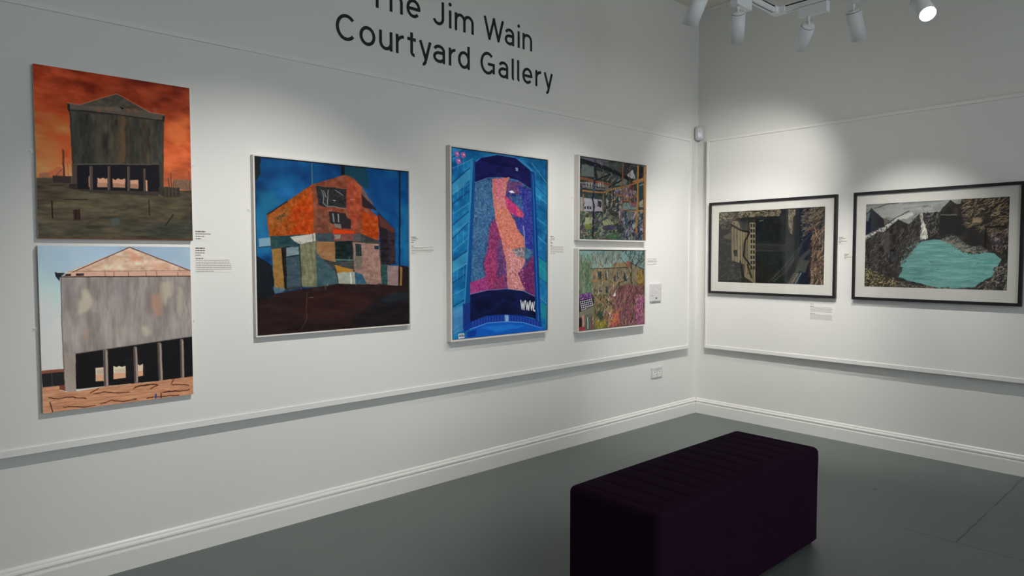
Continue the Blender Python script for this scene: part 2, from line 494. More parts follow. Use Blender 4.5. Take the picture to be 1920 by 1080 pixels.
  ('poly',[604,758,618,769,641,759,639,837,605,839],(206,180,156),1,1.0),
  ('poly',[326,802,381,805,378,843,326,840],(196,140,108),3,0.8),
  ('poly',[441,801,521,804,521,838,441,837],(200,140,106),3,0.8),
  ('poly',[606,804,640,803,639,837,605,839],(196,138,106),3,0.8),
  ('poly',[336,771,376,770,375,801,335,800],(150,140,128),3,0.5),
  ('poly',[451,777,516,776,516,802,451,802],(160,148,132),3,0.5),
  ('line',[393,657,393,871],30.3,(112,96,90),1,1.0),
  ('line',[385,657,385,870],9.1,(70,58,54),1,1.0),
  ('line',[399,658,399,872],9.1,(150,136,128),1,1.0),
  ('line',[591,653,592,870],25.6,(112,96,90),1,1.0),
  ('line',[584,653,585,870],7.7,(70,58,54),1,1.0),
  ('line',[597,654,598,871],7.7,(150,136,128),1,1.0),
  ('line',[759,642,763,872],30.3,(112,96,90),1,1.0),
  ('line',[750,641,754,871],9.1,(70,58,54),1,1.0),
  ('line',[766,643,770,872],9.1,(150,136,128),1,1.0),
  ('line',[921,629,921,871],27.9,(112,96,90),1,1.0),
  ('line',[912,629,912,870],8.4,(70,58,54),1,1.0),
  ('line',[927,630,927,872],8.4,(150,136,128),1,1.0),
  ('poly',[-2,839,104,842,106,871,136,885,204,888,402,879,715,882,1002,876,1011,1011,-9,1008],(178,124,92),2,1.0),
  ('noise',[-2,839,104,842,136,885,204,888,715,882,1002,876,1011,1011,-9,1008],(18,16,12),8,30,17),
  ('noise',[-2,839,104,842,136,885,204,888,715,882,1002,876,1011,1011,-9,1008],(12,10,8),30,70,18),
  ('poly',[104,820,133,811,133,880,103,866],(110,58,42),2,1.0),
  ('line',[36,910,89,921,154,920,264,938],7.0,(62,24,16),5,0.85),
  ('line',[120,974,197,980,241,991,320,994],7.0,(62,24,16),5,0.85),
  ('line',[354,984,424,972,494,987,590,982],7.0,(62,24,16),5,0.85),
  ('line',[310,918,367,913,472,929,543,931],7.0,(62,24,16),5,0.85),
  ('line',[567,914,665,894,740,911,689,929],7.0,(62,24,16),5,0.85),
  ('line',[777,962,854,960,958,966,971,961],7.0,(62,24,16),5,0.85),
  ('line',[841,921,919,923,966,936],7.0,(62,24,16),5,0.85),
  ('line',[664,985,764,986,892,992],7.0,(62,24,16),5,0.85),
  ('line',[579,908,641,898,727,905],9.3,(58,24,16),5,0.8),
  ('line',[815,961,918,965],8.1,(58,24,16),4,0.8),
  ('line',[44,938,60,1001],5.8,(46,14,10),1,1.0),
  ('line',[345,887,292,907],5.8,(46,14,10),1,1.0),
  ('line',[855,884,836,911],5.8,(46,14,10),1,1.0),
  ('line',[763,963,762,998],5.8,(46,14,10),1,1.0),
  ('poly',[719,967,729,960,733,992,719,1000],(44,62,120),2,1.0),
  ('poly',[0,742,131,743,132,762,1,763],(122,70,54),1,1.0),
  ('poly',[1,761,132,762,132,842,2,842],(34,32,34),2,1.0),
  ('line',[61,764,61,842],4.7,(60,58,62),1,1.0),
 ],
 'orange_house': [
  ('bg',(8,70,124)),
  ('noise',None,(14,24,28),5,5,21),
  ('noise',None,(8,12,14),16,20,22),
  ('poly',[3,178,109,191,174,252,64,312,10,410,-2,506,7,231],(38,122,158),26,0.7),
  ('poly',[11,357,75,312,83,547,3,548],(44,130,172),26,0.6),
  ('poly',[47,47,280,45,279,100,56,152],(6,62,120),26,0.5),
  ('poly',[692,63,930,42,926,317,743,252,677,136],(6,52,110),26,0.6),
  ('poly',[928,217,1001,225,1005,617,934,592],(30,110,150),26,0.6),
  ('poly',[99,117,244,92,198,195,88,182],(30,110,160),26,0.4),
  ('poly',[743,240,921,317,920,392,771,275],(14,84,140),26,0.6),
  ('poly',[1,1,35,3,31,101,10,130,0,125],(22,34,38),6,1.0),
  ('poly',[510,4,699,2,707,136,664,125,560,63,535,60],(22,62,76),6,0.9),
  ('poly',[520,0,544,-1,546,60,524,64],(12,20,40),2,1.0),
  ('line',[334,-4,335,131],5.0,(108,132,124),1,0.8),
  ('poly',[-2,548,39,574,87,607,101,763,-1,791],(18,26,34),6,1.0),
  ('poly',[64,321,335,131,345,424,75,442],(150,72,20),3,1.0),
  ('poly',[162,329,277,212,342,207,343,424,172,431,241,369],(176,62,10),12,0.9),
  ('poly',[75,333,185,262,219,304,162,361,85,408],(150,92,44),14,0.8),
  ('poly',[278,173,335,134,338,241,265,257],(170,66,16),10,0.7),
  ('poly',[113,331,168,304,173,326,129,347],(70,56,34),6,0.8),
  ('line',[66,318,186,238],8.7,(34,34,30),2,1.0),
  ('line',[186,238,332,134],5.0,(120,74,40),2,1.0),
  ('noise',[64,321,335,131,345,424,75,442],(26,16,10),24,24,23),
  ('poly',[335,131,541,58,583,64,657,120,663,221,781,311,776,457,347,424],(128,68,48),3,1.0),
  ('poly',[554,71,653,124,662,257,607,402,570,285,559,145],(160,70,46),8,0.8),
  ('poly',[353,274,438,281,454,407,352,410],(112,70,56),10,0.8),
  ('poly',[655,269,776,301,776,457,657,453],(158,62,20),5,1.0),
  ('poly',[599,72,657,120,744,234,663,221,611,130],(168,88,50),6,0.6),
  ('noise',[335,131,541,58,657,120,781,311,776,457,347,424],(18,13,10),20,22,24),
  ('noise',[64,321,335,131,541,58,896,380,894,741,80,752],(12,11,10),34,34,29),
  ('dabs',[75,328,335,140,343,421,79,438],60,20.0,6.2,60,60,[(120,70,30),(210,90,30),(90,60,40),(180,110,50)],30,0.35),
  ('poly',[655,164,743,242,826,321,896,378,896,604,794,610,778,367,771,269,662,245],(44,32,38),4,1.0),
  ('poly',[777,287,894,380,893,408,790,365],(96,52,44),6,0.8),
  ('poly',[783,366,839,382,843,604,797,610],(26,26,32),4,0.8),
  ('poly',[846,394,899,405,896,598,858,604],(52,36,46),5,0.7),
  ('poly',[358,133,556,140,552,258,407,258,374,250],(38,40,44),3,1.0),
  ('noise',[358,133,556,140,552,258,374,250],(18,18,18),22,22,25),
  ('line',[394,156,408,203,403,237,426,253,545,259],5.0,(150,152,150),4,0.8),
  ('line',[433,157,427,247],5.0,(150,152,150),4,0.8),
  ('line',[483,154,533,182],5.0,(150,152,150),4,0.8),
  ('line',[406,160,420,202],5.0,(150,152,150),4,0.8),
  ('line',[358,135,556,141],5.0,(150,92,66),2,0.7),
  ('line',[469,217,484,218],5.0,(190,196,190),2,1.0),
  ('line',[587,204,610,205],5.0,(214,120,90),2,1.0),
  ('poly',[436,283,547,291,557,321,585,329,582,385,517,384,445,352],(40,36,40),3,1.0),
  ('line',[465,300,470,343],10.0,(140,150,160),3,0.8),
  ('line',[498,299,503,345],7.5,(170,176,180),3,0.8),
  ('poly',[468,354,518,358,515,384,480,380],(128,128,112),5,0.8),
  ('poly',[462,390,607,399,602,421,464,418],(196,58,16),3,1.0),
  ('poly',[82,440,647,412,779,455,797,610,925,617,929,749,795,738,500,726,270,738,104,766,88,515],(56,58,56),2,1.0),
  ('poly',[79,442,347,419,351,478,171,499,83,511],(36,66,72),3,1.0),
  ('poly',[196,442,347,417,352,464,262,484,222,467],(186,186,178),4,1.0),
  ('line',[333,420,337,467],5.0,(110,80,50),1,1.0),
  ('poly',[16,455,82,447,86,496,17,505],(126,164,184),3,1.0),
  ('line',[17,505,83,497],5.0,(20,34,50),1,1.0),
  ('line',[84,445,85,500],7.5,(70,64,40),1,1.0),
  ('poly',[352,419,461,413,466,462,352,466],(60,72,82),4,1.0),
  ('poly',[464,418,649,412,651,458,466,462],(112,66,60),4,1.0),
  ('poly',[467,422,514,421,504,447,473,448],(140,150,150),4,0.7),
  ('poly',[594,414,652,412,651,455,600,456],(60,80,86),4,0.7),
  ('poly',[86,515,155,505,161,746,101,765],(148,112,58),3,1.0),
  ('poly',[91,728,161,739,152,760,103,767],(70,110,140),4,0.8),
  ('poly',[142,506,191,498,181,569,170,744,157,739],(24,24,24),2,1.0),
  ('poly',[171,503,253,493,261,733,172,735],(62,80,92),3,1.0),
  ('poly',[171,505,246,500,247,546,172,560],(130,150,158),4,0.8),
  ('line',[172,558,247,548],7.5,(24,30,34),2,1.0),
  ('line',[254,493,263,733],7.5,(28,34,36),2,1.0),
  ('poly',[255,485,356,466,362,734,263,735],(116,118,92),3,1.0),
  ('noise',[255,485,356,466,362,734,263,735],(18,18,16),14,8,26),
  ('poly',[354,466,385,557,470,637,490,726,357,734],(58,84,92),5,1.0),
  ('poly',[356,464,471,466,479,593,391,568,360,534],(146,106,72),5,1.0),
  ('poly',[475,464,587,461,592,568,480,570],(18,32,32),3,1.0),
  ('line',[480,577,592,577],6.2,(80,130,130),2,1.0),
  ('line',[483,597,592,591],6.2,(60,80,84),2,1.0),
  ('poly',[470,608,594,636,591,650,491,656],(158,112,40),3,1.0),
  ('poly',[489,656,604,648,611,729,495,726],(150,156,146),4,1.0),
  ('line',[575,657,580,721],6.2,(220,224,216),2,1.0),
  ('poly',[593,464,776,476,795,733,611,729,604,650],(146,114,104),4,1.0),
  ('noise',[593,464,776,476,795,733,611,729],(14,14,12),10,12,27),
  ('poly',[605,544,658,543,657,639,607,634],(96,96,84),6,0.7),
  ('poly',[610,475,652,478,653,553,613,551],(34,46,50),2,1.0),
  ('poly',[743,486,776,488,776,510,744,509],(26,50,66),1,1.0),
  ('poly',[604,650,657,665,688,726,608,729],(52,88,110),3,1.0),
  ('poly',[791,610,836,606,837,742,795,736],(40,72,72),2,1.0),
  ('poly',[836,610,925,617,923,749,837,744],(140,118,116),4,1.0),
  ('poly',[931,611,1005,627,1003,750,932,750],(30,24,28),2,1.0),
  ('poly',[927,617,949,629,944,747,928,747],(150,104,50),1,1.0),
  ('line',[934,1,932,316,923,749],11.2,(12,20,40),2,1.0),
  ('poly',[-1,793,101,770,270,744,500,721,795,736,1009,752,1006,1011,-4,1005],(38,24,24),3,1.0),
  ('poly',[-1,760,101,765,69,794,-1,802],(18,22,26),3,1.0),
  ('poly',[270,747,629,746,735,858,302,950,122,872],(48,26,24),24,0.6),
  ('poly',[791,824,1003,795,1006,1011,547,996,653,902],(24,22,28),20,0.8),
  ('poly',[777,836,876,790,994,782,993,832,819,862],(28,44,54),16,0.6),
  ('noise',[-1,770,1009,757,1006,1011,-4,1005],(7,5,5),8,8,28),
  ('line',[295,764,287,848,291,915,273,953,253,982],5.0,(78,62,60),4,0.8),
  ('line',[307,797,333,798],3.7,(130,120,110),2,0.7),
  ('noise',[84,440,925,417,950,749,101,763],(12,12,11),26,26,19),
  ('dabs',[84,451,924,454,935,742,107,752],90,22.4,6.2,85,40,[(60,70,70),(170,150,130),(40,50,56),(120,100,80),(90,110,110)],20,0.3),
  ('line',[1,1,1000,1],7.5,(10,22,36),1,1.0),
  ('line',[1,1,1,999],5.0,(26,24,18),1,1.0),
 ],
 'blue_billboard': [
  ('bg',(22,104,158)),
  ('noise',None,(16,30,30),5,9,31),
  ('noise',None,(10,14,14),24,44,33),
  ('line',[-1,56,220,-38],8.3,(10,50,96),1,0.9),
  ('poly',[-3,191,181,96,180,159,-4,255],(76,160,192),5,0.55),
  ('line',[-3,191,219,72],8.3,(10,50,96),1,0.9),
  ('line',[-4,298,218,194],8.3,(10,50,96),1,0.9),
  ('poly',[-6,408,178,321,177,385,-7,472],(44,130,176),5,0.55),
  ('line',[-6,408,217,299],8.3,(10,50,96),1,0.9),
  ('line',[-7,480,216,352],8.3,(10,50,96),1,0.9),
  ('poly',[-9,594,175,527,175,591,-10,658],(76,160,192),5,0.55),
  ('line',[-9,594,214,506],8.3,(10,50,96),1,0.9),
  ('line',[-10,708,213,629],8.3,(10,50,96),1,0.9),
  ('poly',[-12,832,172,787,171,852,-13,897],(44,130,176),5,0.55),
  ('line',[-12,832,211,768],8.3,(10,50,96),1,0.9),
  ('line',[-14,968,210,886],8.3,(10,50,96),1,0.9),
  ('line',[-2,112,200,48],5.0,(110,180,204),1,0.55),
  ('line',[-4,244,199,165],5.0,(110,180,204),1,0.55),
  ('line',[-5,352,198,268],5.0,(110,180,204),1,0.55),
  ('line',[-7,450,197,363],5.0,(110,180,204),1,0.55),
  ('line',[-8,542,196,448],5.0,(110,180,204),1,0.55),
  ('line',[-9,645,194,586],5.0,(110,180,204),1,0.55),
  ('line',[-11,770,192,716],5.0,(110,180,204),1,0.55),
  ('line',[-13,869,191,815],5.0,(110,180,204),1,0.55),
  ('line',[60,36,59,108],4.6,(110,180,204),1,0.45),
  ('line',[57,191,56,263],4.6,(110,180,204),1,0.45),
  ('line',[54,418,53,490],4.6,(110,180,204),1,0.45),
  ('line',[52,615,51,688],4.6,(110,180,204),1,0.45),
  ('line',[49,825,48,898],4.6,(110,180,204),1,0.45),
  ('line',[115,33,114,105],4.6,(110,180,204),1,0.45),
  ('line',[113,188,112,261],4.6,(110,180,204),1,0.45),
  ('line',[110,417,109,490],4.6,(110,180,204),1,0.45),
  ('line',[108,616,107,690],4.6,(110,180,204),1,0.45),
  ('line',[105,827,104,901],4.6,(110,180,204),1,0.45),
  ('poly',[2,843,105,822,103,960,6,969],(90,140,190),8,0.6),
  ('line',[816,29,1002,140],8.3,(84,166,192),1,0.65),
  ('line',[839,142,1002,219],8.3,(12,56,110),1,0.65),
  ('line',[850,199,1002,257],8.3,(84,166,192),1,0.65),
  ('line',[857,256,1002,313],8.3,(12,56,110),1,0.65),
  ('line',[861,337,1002,387],8.3,(84,166,192),1,0.65),
  ('line',[866,395,1002,446],8.3,(12,56,110),1,0.65),
  ('line',[873,441,1002,497],8.3,(84,166,192),1,0.65),
  ('line',[877,558,1002,606],8.3,(12,56,110),1,0.65),
  ('line',[884,605,1002,665],8.3,(84,166,192),1,0.65),
  ('line',[888,675,1002,727],8.3,(12,56,110),1,0.65),
  ('line',[895,793,1002,847],8.3,(84,166,192),1,0.65),
  ('line',[902,887,1002,934],8.3,(12,56,110),1,0.65),
  ('line',[903,58,906,127],4.1,(100,180,196),1,0.4),
  ('line',[903,197,905,266],4.1,(100,180,196),1,0.4),
  ('line',[903,418,905,488],4.1,(100,180,196),1,0.4),
  ('line',[903,628,905,699],4.1,(100,180,196),1,0.4),
  ('line',[902,852,905,923],4.1,(100,180,196),1,0.4),
  ('line',[960,55,962,125],4.1,(100,180,196),1,0.4),
  ('line',[960,195,962,265],4.1,(100,180,196),1,0.4),
  ('line',[959,417,962,488],4.1,(100,180,196),1,0.4),
  ('line',[959,629,962,700],4.1,(100,180,196),1,0.4),
  ('line',[959,854,962,926],4.1,(100,180,196),1,0.4),
  ('poly',[872,558,1002,606,1002,725,884,675],(40,150,150),8,0.6),
  ('poly',[884,827,1002,856,1002,940,902,911],(40,150,140),8,0.5),
  ('poly',[27,23,67,16,78,38,41,49],(170,80,150),5,0.9),
  ('poly',[45,28,63,25,63,35],(220,190,220),2,1.0),
  ('poly',[41,58,82,51,92,73,55,84],(170,80,150),5,0.9),
  ('poly',[59,63,78,60,78,70],(220,190,220),2,1.0),
  ('poly',[86,24,127,17,138,39,100,50],(170,80,150),5,0.9),
  ('poly',[104,29,123,26,123,36],(220,190,220),2,1.0),
  ('poly',[219,55,347,21,449,3,574,1,704,20,834,68,848,96,793,76,639,16,449,14,288,40,225,67],(50,130,190),1,1.0),
  ('poly',[183,59,233,52,221,447,172,937,100,941,146,553],(14,72,134),2,1.0),
  ('poly',[183,59,206,56,167,448,124,817,113,817,152,448],(60,150,190),2,0.7),
  ('poly',[101,816,174,809,169,937,100,941],(20,50,120),3,1.0),
  ('poly',[798,74,848,80,884,441,930,981,855,973,824,442],(12,56,130),2,1.0),
  ('line',[830,97,861,511,897,958],10.4,(40,120,180),2,0.8),
  ('poly',[225,65,288,35,449,9,639,12,802,71,811,178,660,135,489,128,346,139,222,172],(18,20,78),1,1.0),
  ('noise',[225,65,449,9,802,71,811,178,222,172],(8,8,16),6,9,32),
  ('line',[224,172,346,140,489,129,660,136,809,178],6.2,(120,170,200),1,0.8),
  ('poly',[638,65,667,67,664,84,640,83],(120,140,190),1,1.0),
  ('poly',[224,173,346,140,489,129,660,136,811,178,856,794,723,761,548,745,340,748,173,766,196,448],(48,78,128),1,1.0),
  ('noise',[224,173,346,140,489,129,660,136,811,178,856,794,723,761,548,745,340,748,173,766,196,448],(20,28,30),9,12,33),
  ('poly',[224,173,397,144,415,337,354,381,302,598,321,685,183,703,198,448],(62,108,146),6,0.7),
  ('dabs',[224,183,396,153,415,337,342,555,321,685,187,703],520,12.4,5.0,70,90,[(80,130,160),(36,66,120),(60,110,140),(104,130,160),(30,46,100)],34,0.6),
  ('poly',[409,358,466,423,518,511,538,746,340,748,321,652,306,608,353,511,368,403],(130,52,96),4,1.0),
  ('poly',[312,565,424,511,443,665,365,740,331,685],(160,52,98),8,0.6),
  ('poly',[445,467,508,489,517,667,443,688],(70,60,110),10,0.7),
  ('poly',[173,702,321,676,365,749,172,768],(150,56,116),4,1.0),
  ('poly',[390,142,578,124,543,179,526,235,551,300,632,365,658,421,738,454,746,603,668,659,746,762,552,745,536,600,482,467,429,369,402,261],(190,112,108),4,1.0),
  ('poly',[426,315,541,289,626,376,724,466,738,523,614,556,518,489,456,412],(196,116,94),10,0.8),
  ('poly',[528,511,658,556,746,603,668,659,741,759,570,747],(192,128,130),8,0.7),
  ('poly',[399,146,531,130,509,224,426,260],(196,106,124),10,0.7),
  ('poly',[552,147,704,143,748,192,703,216,541,212],(104,58,104),8,0.85),
  ('poly',[660,162,807,180,833,534,747,511,738,443,658,409,637,365,725,329,714,250],(46,52,140),6,0.95),
  ('poly',[520,224,552,234,598,254,659,280,734,324,721,343,648,340,572,316,534,289],(176,52,110),4,1.0),
  ('poly',[648,286,734,326,716,343,659,331],(206,90,100),4,0.8),
  ('poly',[541,201,642,210,642,226,569,226],(26,40,110),3,1.0),
  ('poly',[565,202,599,194,633,208,594,210],(214,220,236),2,1.0),
  ('line',[725,392,734,443,738,488],10.4,(170,176,190),3,0.8),
  ('poly',[593,522,747,511,828,534,769,580,636,556],(70,110,130),8,0.7),
  ('poly',[755,615,838,558,856,794,746,764,662,659],(104,40,92),4,1.0),
  ('dabs',[448,150,573,144,637,376,738,465,746,603,657,659,723,752,548,735,445,423],520,9.3,4.6,80,80,[(206,150,138),(190,112,114),(168,84,100),(214,168,164),(180,106,84)],35,0.55),
  ('dabs',[550,522,738,511,724,660,746,758,570,747],420,8.3,4.1,45,90,[(236,206,196),(124,56,84),(216,176,180)],36,0.75),
  ('dabs',[660,173,807,190,828,558,747,488,659,376],300,10.4,5.0,60,90,[(56,70,150),(36,38,110),(84,92,170),(110,56,120)],37,0.6),
  ('dabs',[324,393,508,489,538,746,320,739],340,10.4,5.0,70,90,[(156,64,108),(90,40,96),(60,60,120),(170,96,130)],38,0.6),
  ('dabs',[746,580,847,558,856,791,679,670],180,10.4,5.0,60,90,[(136,54,100),(66,36,90),(110,46,76)],39,0.6),
  ('dabs',[224,183,816,189,851,779,178,756],160,16.6,3.7,85,60,[(150,180,210),(30,40,100)],40,0.3),
  ('noise',[224,173,346,140,489,129,660,136,811,178,856,794,723,761,548,745,340,748,173,766,196,448],(18,20,20),60,90,42),
  ('noise',[224,173,346,140,489,129,660,136,811,178,856,794,723,761,548,745,340,748,173,766,196,448],(14,15,16),130,200,43),
  ('poly',[173,766,340,748,548,745,723,761,856,796,865,927,723,904,547,888,339,887,171,914],(10,18,56),1,1.0),
  ('noise',[173,766,548,745,856,796,865,927,547,888,171,914],(5,8,18),7,5,41),
  ('line',[173,766,340,748,548,745,723,761,856,796],6.2,(110,130,190),1,0.8),
  ('line',[694,813,709,866,719,823,730,870,741,819],8.7,(232,232,240),0,1.0),
  ('line',[748,817,764,871,773,827,784,874,796,823],8.7,(232,232,240),0,1.0),
  ('line',[800,820,816,875,825,831,837,878,849,827],8.7,(232,232,240),0,1.0),
  ('poly',[844,873,857,875,857,886,844,884],(232,232,240),0,1.0),
  ('poly',[107,939,171,914,339,888,547,888,723,904,921,950,930,984,723,943,547,929,339,928,170,953,111,965],(20,50,140),1,1.0),
  ('line',[200,911,199,943],6.2,(60,100,180),1,0.7),
  ('line',[227,907,227,939],6.2,(60,100,180),1,0.7),
  ('line',[255,903,255,936],6.2,(60,100,180),1,0.7),
  ('line',[283,900,282,933],6.2,(60,100,180),1,0.7),
  ('line',[311,898,310,930],6.2,(60,100,180),1,0.7),
  ('line',[339,895,339,928],6.2,(60,100,180),1,0.7),
  ('line',[367,894,367,927],6.2,(60,100,180),1,0.7),
  ('line',[396,893,396,926],6.2,(60,100,180),1,0.7),
  ('line',[425,892,425,925],6.2,(60,100,180),1,0.7),
  ('line',[454,892,454,925],6.2,(60,100,180),1,0.7),
  ('line',[483,892,483,926],6.2,(60,100,180),1,0.7),
  ('line',[513,893,513,927],6.2,(60,100,180),1,0.7),
  ('line',[543,895,543,928],6.2,(60,100,180),1,0.7),
  ('line',[573,896,573,930],6.2,(60,100,180),1,0.7),
  ('line',[603,899,603,933],6.2,(60,100,180),1,0.7),
  ('line',[634,902,634,936],6.2,(60,100,180),1,0.7),
  ('line',[665,906,665,940],6.2,(60,100,180),1,0.7),
  ('line',[696,910,696,944],6.2,(60,100,180),1,0.7),
  ('line',[727,914,727,949],6.2,(60,100,180),1,0.7),
  ('line',[759,920,759,955],6.2,(60,100,180),1,0.7),
  ('line',[791,926,791,961],6.2,(60,100,180),1,0.7),
  ('line',[823,932,823,967],6.2,(60,100,180),1,0.7),
  ('line',[855,939,855,974],6.2,(60,100,180),1,0.7),
  ('line',[888,947,888,982],6.2,(60,100,180),1,0.7),
  ('line',[170,953,339,928,547,929,723,943,930,984],8.3,(80,140,214),1,1.0),
  ('poly',[522,891,560,893,560,927,526,927],(150,190,220),3,0.8),
  ('poly',[122,987,170,956,339,930,547,931,723,946,935,986,1000,1000,1000,1006,122,1002],(16,84,180),2,1.0),
  ('poly',[278,949,547,943,745,967,441,982],(30,120,210),10,0.7),
  ('poly',[141,967,239,954,218,994,141,994],(10,50,130),6,0.8),
  ('poly',[56,972,114,971,116,996,58,998],(190,200,214),1,1.0),
  ('line',[65,986,111,985],8.3,(60,60,80),3,1.0),
  ('line',[62,979,107,979],4.1,(90,90,110),2,1.0),
  ('line',[2,0,2,1000],8.3,(8,22,40),1,1.0),
  ('line',[2,1,1000,1],8.3,(10,26,44),1,1.0),
  ('line',[998,1,998,1000],8.3,(14,40,70),1,1.0),
 ],
 'ruined_interior': [
  ('bg',(44,56,58)),
  ('noise',None,(22,26,26),10,12,51),
  ('poly',[-4,6,413,3,414,81,223,81,3,53],(96,92,112),8,1.0),
  ('poly',[27,93,198,105,200,236,17,233],(92,104,100),8,1.0),
  ('line',[235,46,287,150],13.3,(56,58,56),3,0.8),
  ('line',[285,47,343,160],13.3,(112,114,108),3,0.8),
  ('line',[336,47,400,169],13.3,(56,58,56),3,0.8),
  ('line',[388,48,458,179],13.3,(112,114,108),3,0.8),
  ('line',[440,49,517,189],13.3,(56,58,56),3,0.8),
  ('line',[493,49,576,199],13.3,(112,114,108),3,0.8),
  ('line',[546,50,636,209],13.3,(56,58,56),3,0.8),
  ('poly',[323,25,600,25,617,172,415,136],(70,72,66),10,0.8),
  ('poly',[236,145,442,179,250,259],(90,92,86),8,1.0),
  ('line',[288,239,351,166],11.9,(60,58,48),3,0.8),
  ('line',[321,244,382,176],11.9,(150,130,96),3,0.8),
  ('line',[355,250,413,186],11.9,(60,58,48),3,0.8),
  ('line',[388,256,445,196],11.9,(150,130,96),3,0.8),
  ('line',[423,261,477,207],11.9,(60,58,48),3,0.8),
  ('line',[457,267,509,217],11.9,(150,130,96),3,0.8),
  ('line',[491,273,542,227],11.9,(60,58,48),3,0.8),
  ('line',[526,279,574,238],11.9,(150,130,96),3,0.8),
  ('poly',[670,109,782,74,827,186,714,197],(170,172,176),6,1.0),
  ('poly',[655,42,823,34,685,154],(48,50,50),6,1.0),
  ('poly',[550,224,714,197,674,282,498,320],(120,130,120),8,0.8),
  ('poly',[5,309,201,302,471,300,446,381,42,381],(110,104,104),6,1.0),
  ('line',[29,264,200,285,444,302],39.8,(128,72,44),5,1.0),
  ('line',[18,335,164,343,354,355],10.6,(30,36,40),4,1.0),
  ('line',[90,312,95,355],11.9,(186,186,186),4,0.8),
  ('line',[126,309,132,352],11.9,(186,186,186),4,0.8),
  ('line',[163,305,169,348],11.9,(186,186,186),4,0.8),
  ('line',[263,296,269,340],11.9,(186,186,186),4,0.8),
  ('line',[289,294,294,338],11.9,(186,186,186),4,0.8),
  ('line',[327,290,333,334],11.9,(186,186,186),4,0.8),
  ('line',[21,51,210,77,376,102,494,137,686,188,792,230],50.4,(22,24,32),4,1.0),
  ('line',[231,266,429,174],18.6,(22,24,30),3,1.0),
  ('line',[419,338,604,231],18.6,(28,32,36),3,1.0),
  ('poly',[55,499,317,503,326,648,57,662],(168,164,176),4,1.0),
  ('line',[57,466,330,480],50.4,(50,66,62),4,1.0),
  ('poly',[254,518,311,526,306,604,257,585],(46,40,56),4,1.0),
  ('poly',[69,601,88,600,88,633,69,634],(34,34,44),3,1.0),
  ('poly',[105,599,125,598,125,631,105,632],(34,34,44),3,1.0),
  ('poly',[140,597,159,596,160,629,140,630],(34,34,44),3,1.0),
  ('poly',[7,492,49,494,51,662,9,664],(150,150,160),4,1.0),
  ('line',[51,413,55,771],14.6,(150,104,50),3,1.0),
  ('poly',[361,410,607,403,613,726,365,691],(58,66,60),6,1.0),
  ('dabs',[361,410,620,367,626,656,365,669],220,34.5,10.6,80,60,[(200,200,200),(40,50,60),(160,110,60),(90,110,120),(30,34,40),(170,170,180)],52,0.85),
  ('line',[367,399,372,714],8.0,(30,32,36),3,0.8),
  ('line',[426,394,431,711],8.0,(30,32,36),3,0.8),
  ('line',[485,389,491,708],8.0,(30,32,36),3,0.8),
  ('line',[553,384,558,706],8.0,(30,32,36),3,0.8),
  ('line',[618,379,624,703],8.0,(30,32,36),3,0.8),
  ('line',[337,423,333,670],23.9,(120,100,90),3,1.0),
  ('poly',[623,517,863,502,865,597,625,610],(110,140,130),8,1.0),
  ('poly',[734,510,862,490,857,562,750,574],(120,70,90),6,0.8),
  ('poly',[498,343,730,300,719,464,513,433],(100,96,112),8,1.0),
  ('dabs',[498,343,730,300,859,360,834,504,623,517],120,39.8,10.6,80,40,[(170,150,180),(60,60,80),(150,90,50),(110,60,60),(180,190,190)],53,0.85),
  ('line',[48,413,165,415,342,414,498,348,716,292,1004,175],22.5,(172,120,58),3,1.0),
  ('line',[49,434,342,429],8.0,(30,32,34),3,1.0),
  ('line',[6,405,55,445],15.9,(60,50,40),3,1.0),
  ('line',[499,411,719,458],15.9,(160,100,50),3,1.0),
  ('line',[623,488,748,486],18.6,(160,104,54),3,1.0),
  ('line',[630,16,624,206,622,471,625,749],22.5,(140,82,44),4,1.0),
  ('line',[741,21,736,276,732,534],10.6,(130,56,44),3,1.0),
  ('poly',[750,252,792,236,787,330,759,344],(120,30,40),5,1.0),
  ('line',[773,355,740,463,777,519,848,503],11.9,(140,70,48),3,1.0),
  ('line',[816,352,847,432],11.9,(170,110,50),3,1.0),
  ('poly',[3,665,358,669,613,726,728,863,702,1000,0,1000],(74,88,66),6,1.0),
  ('dabs',[3,676,358,669,614,750,702,994,0,997],420,45.1,13.3,60,80,[(120,130,60),(60,90,90),(34,44,60),(150,150,120),(90,70,70),(50,110,110),(110,90,130),(160,160,140)],54,0.85),
  ('poly',[82,737,181,728,176,800,71,836],(170,176,130),6,1.0),
  ('poly',[71,825,169,800,170,878,84,880],(130,140,40),6,0.8),
  ('poly',[321,772,412,735,493,800,348,828],(176,180,124),4,1.0),
  ('line',[379,759,426,814],6.6,(60,60,50),2,1.0),
  ('line',[412,746,459,807],6.6,(60,60,50),2,1.0),
  ('poly',[335,828,493,812,534,868,349,884],(70,66,100),5,1.0),
  ('poly',[402,974,468,904,563,949,509,996],(70,120,80),5,1.0),
  ('poly',[506,788,615,808,701,911,562,914],(46,58,64),8,1.0),
  ('poly',[612,634,866,621,959,857,963,997,633,1000,686,864],(50,70,86),6,1.0),
  ('dabs',[558,659,961,616,970,993,619,997,672,865],320,66.3,14.6,80,40,[(140,150,180),(30,40,70),(170,180,170),(60,90,110),(120,130,110),(150,110,150),(30,34,50)],55,0.85),
  ('poly',[695,629,836,610,825,742,725,734],(100,106,100),6,0.8),
  ('line',[837,622,796,719],13.3,(190,150,200),3,1.0),
  ('poly',[907,835,959,833,957,876,915,864],(170,150,200),4,1.0),
  ('line',[573,786,612,668],15.9,(150,50,40),3,0.8),
  ('line',[625,615,983,603],21.2,(170,130,80),3,1.0),
  ('line',[632,619,836,598],9.3,(24,28,40),3,1.0),
  ('poly',[852,19,975,17,972,172,856,207],(20,26,34),3,1.0),
  ('poly',[886,239,958,227,964,567,886,578],(34,56,62),4,1.0),
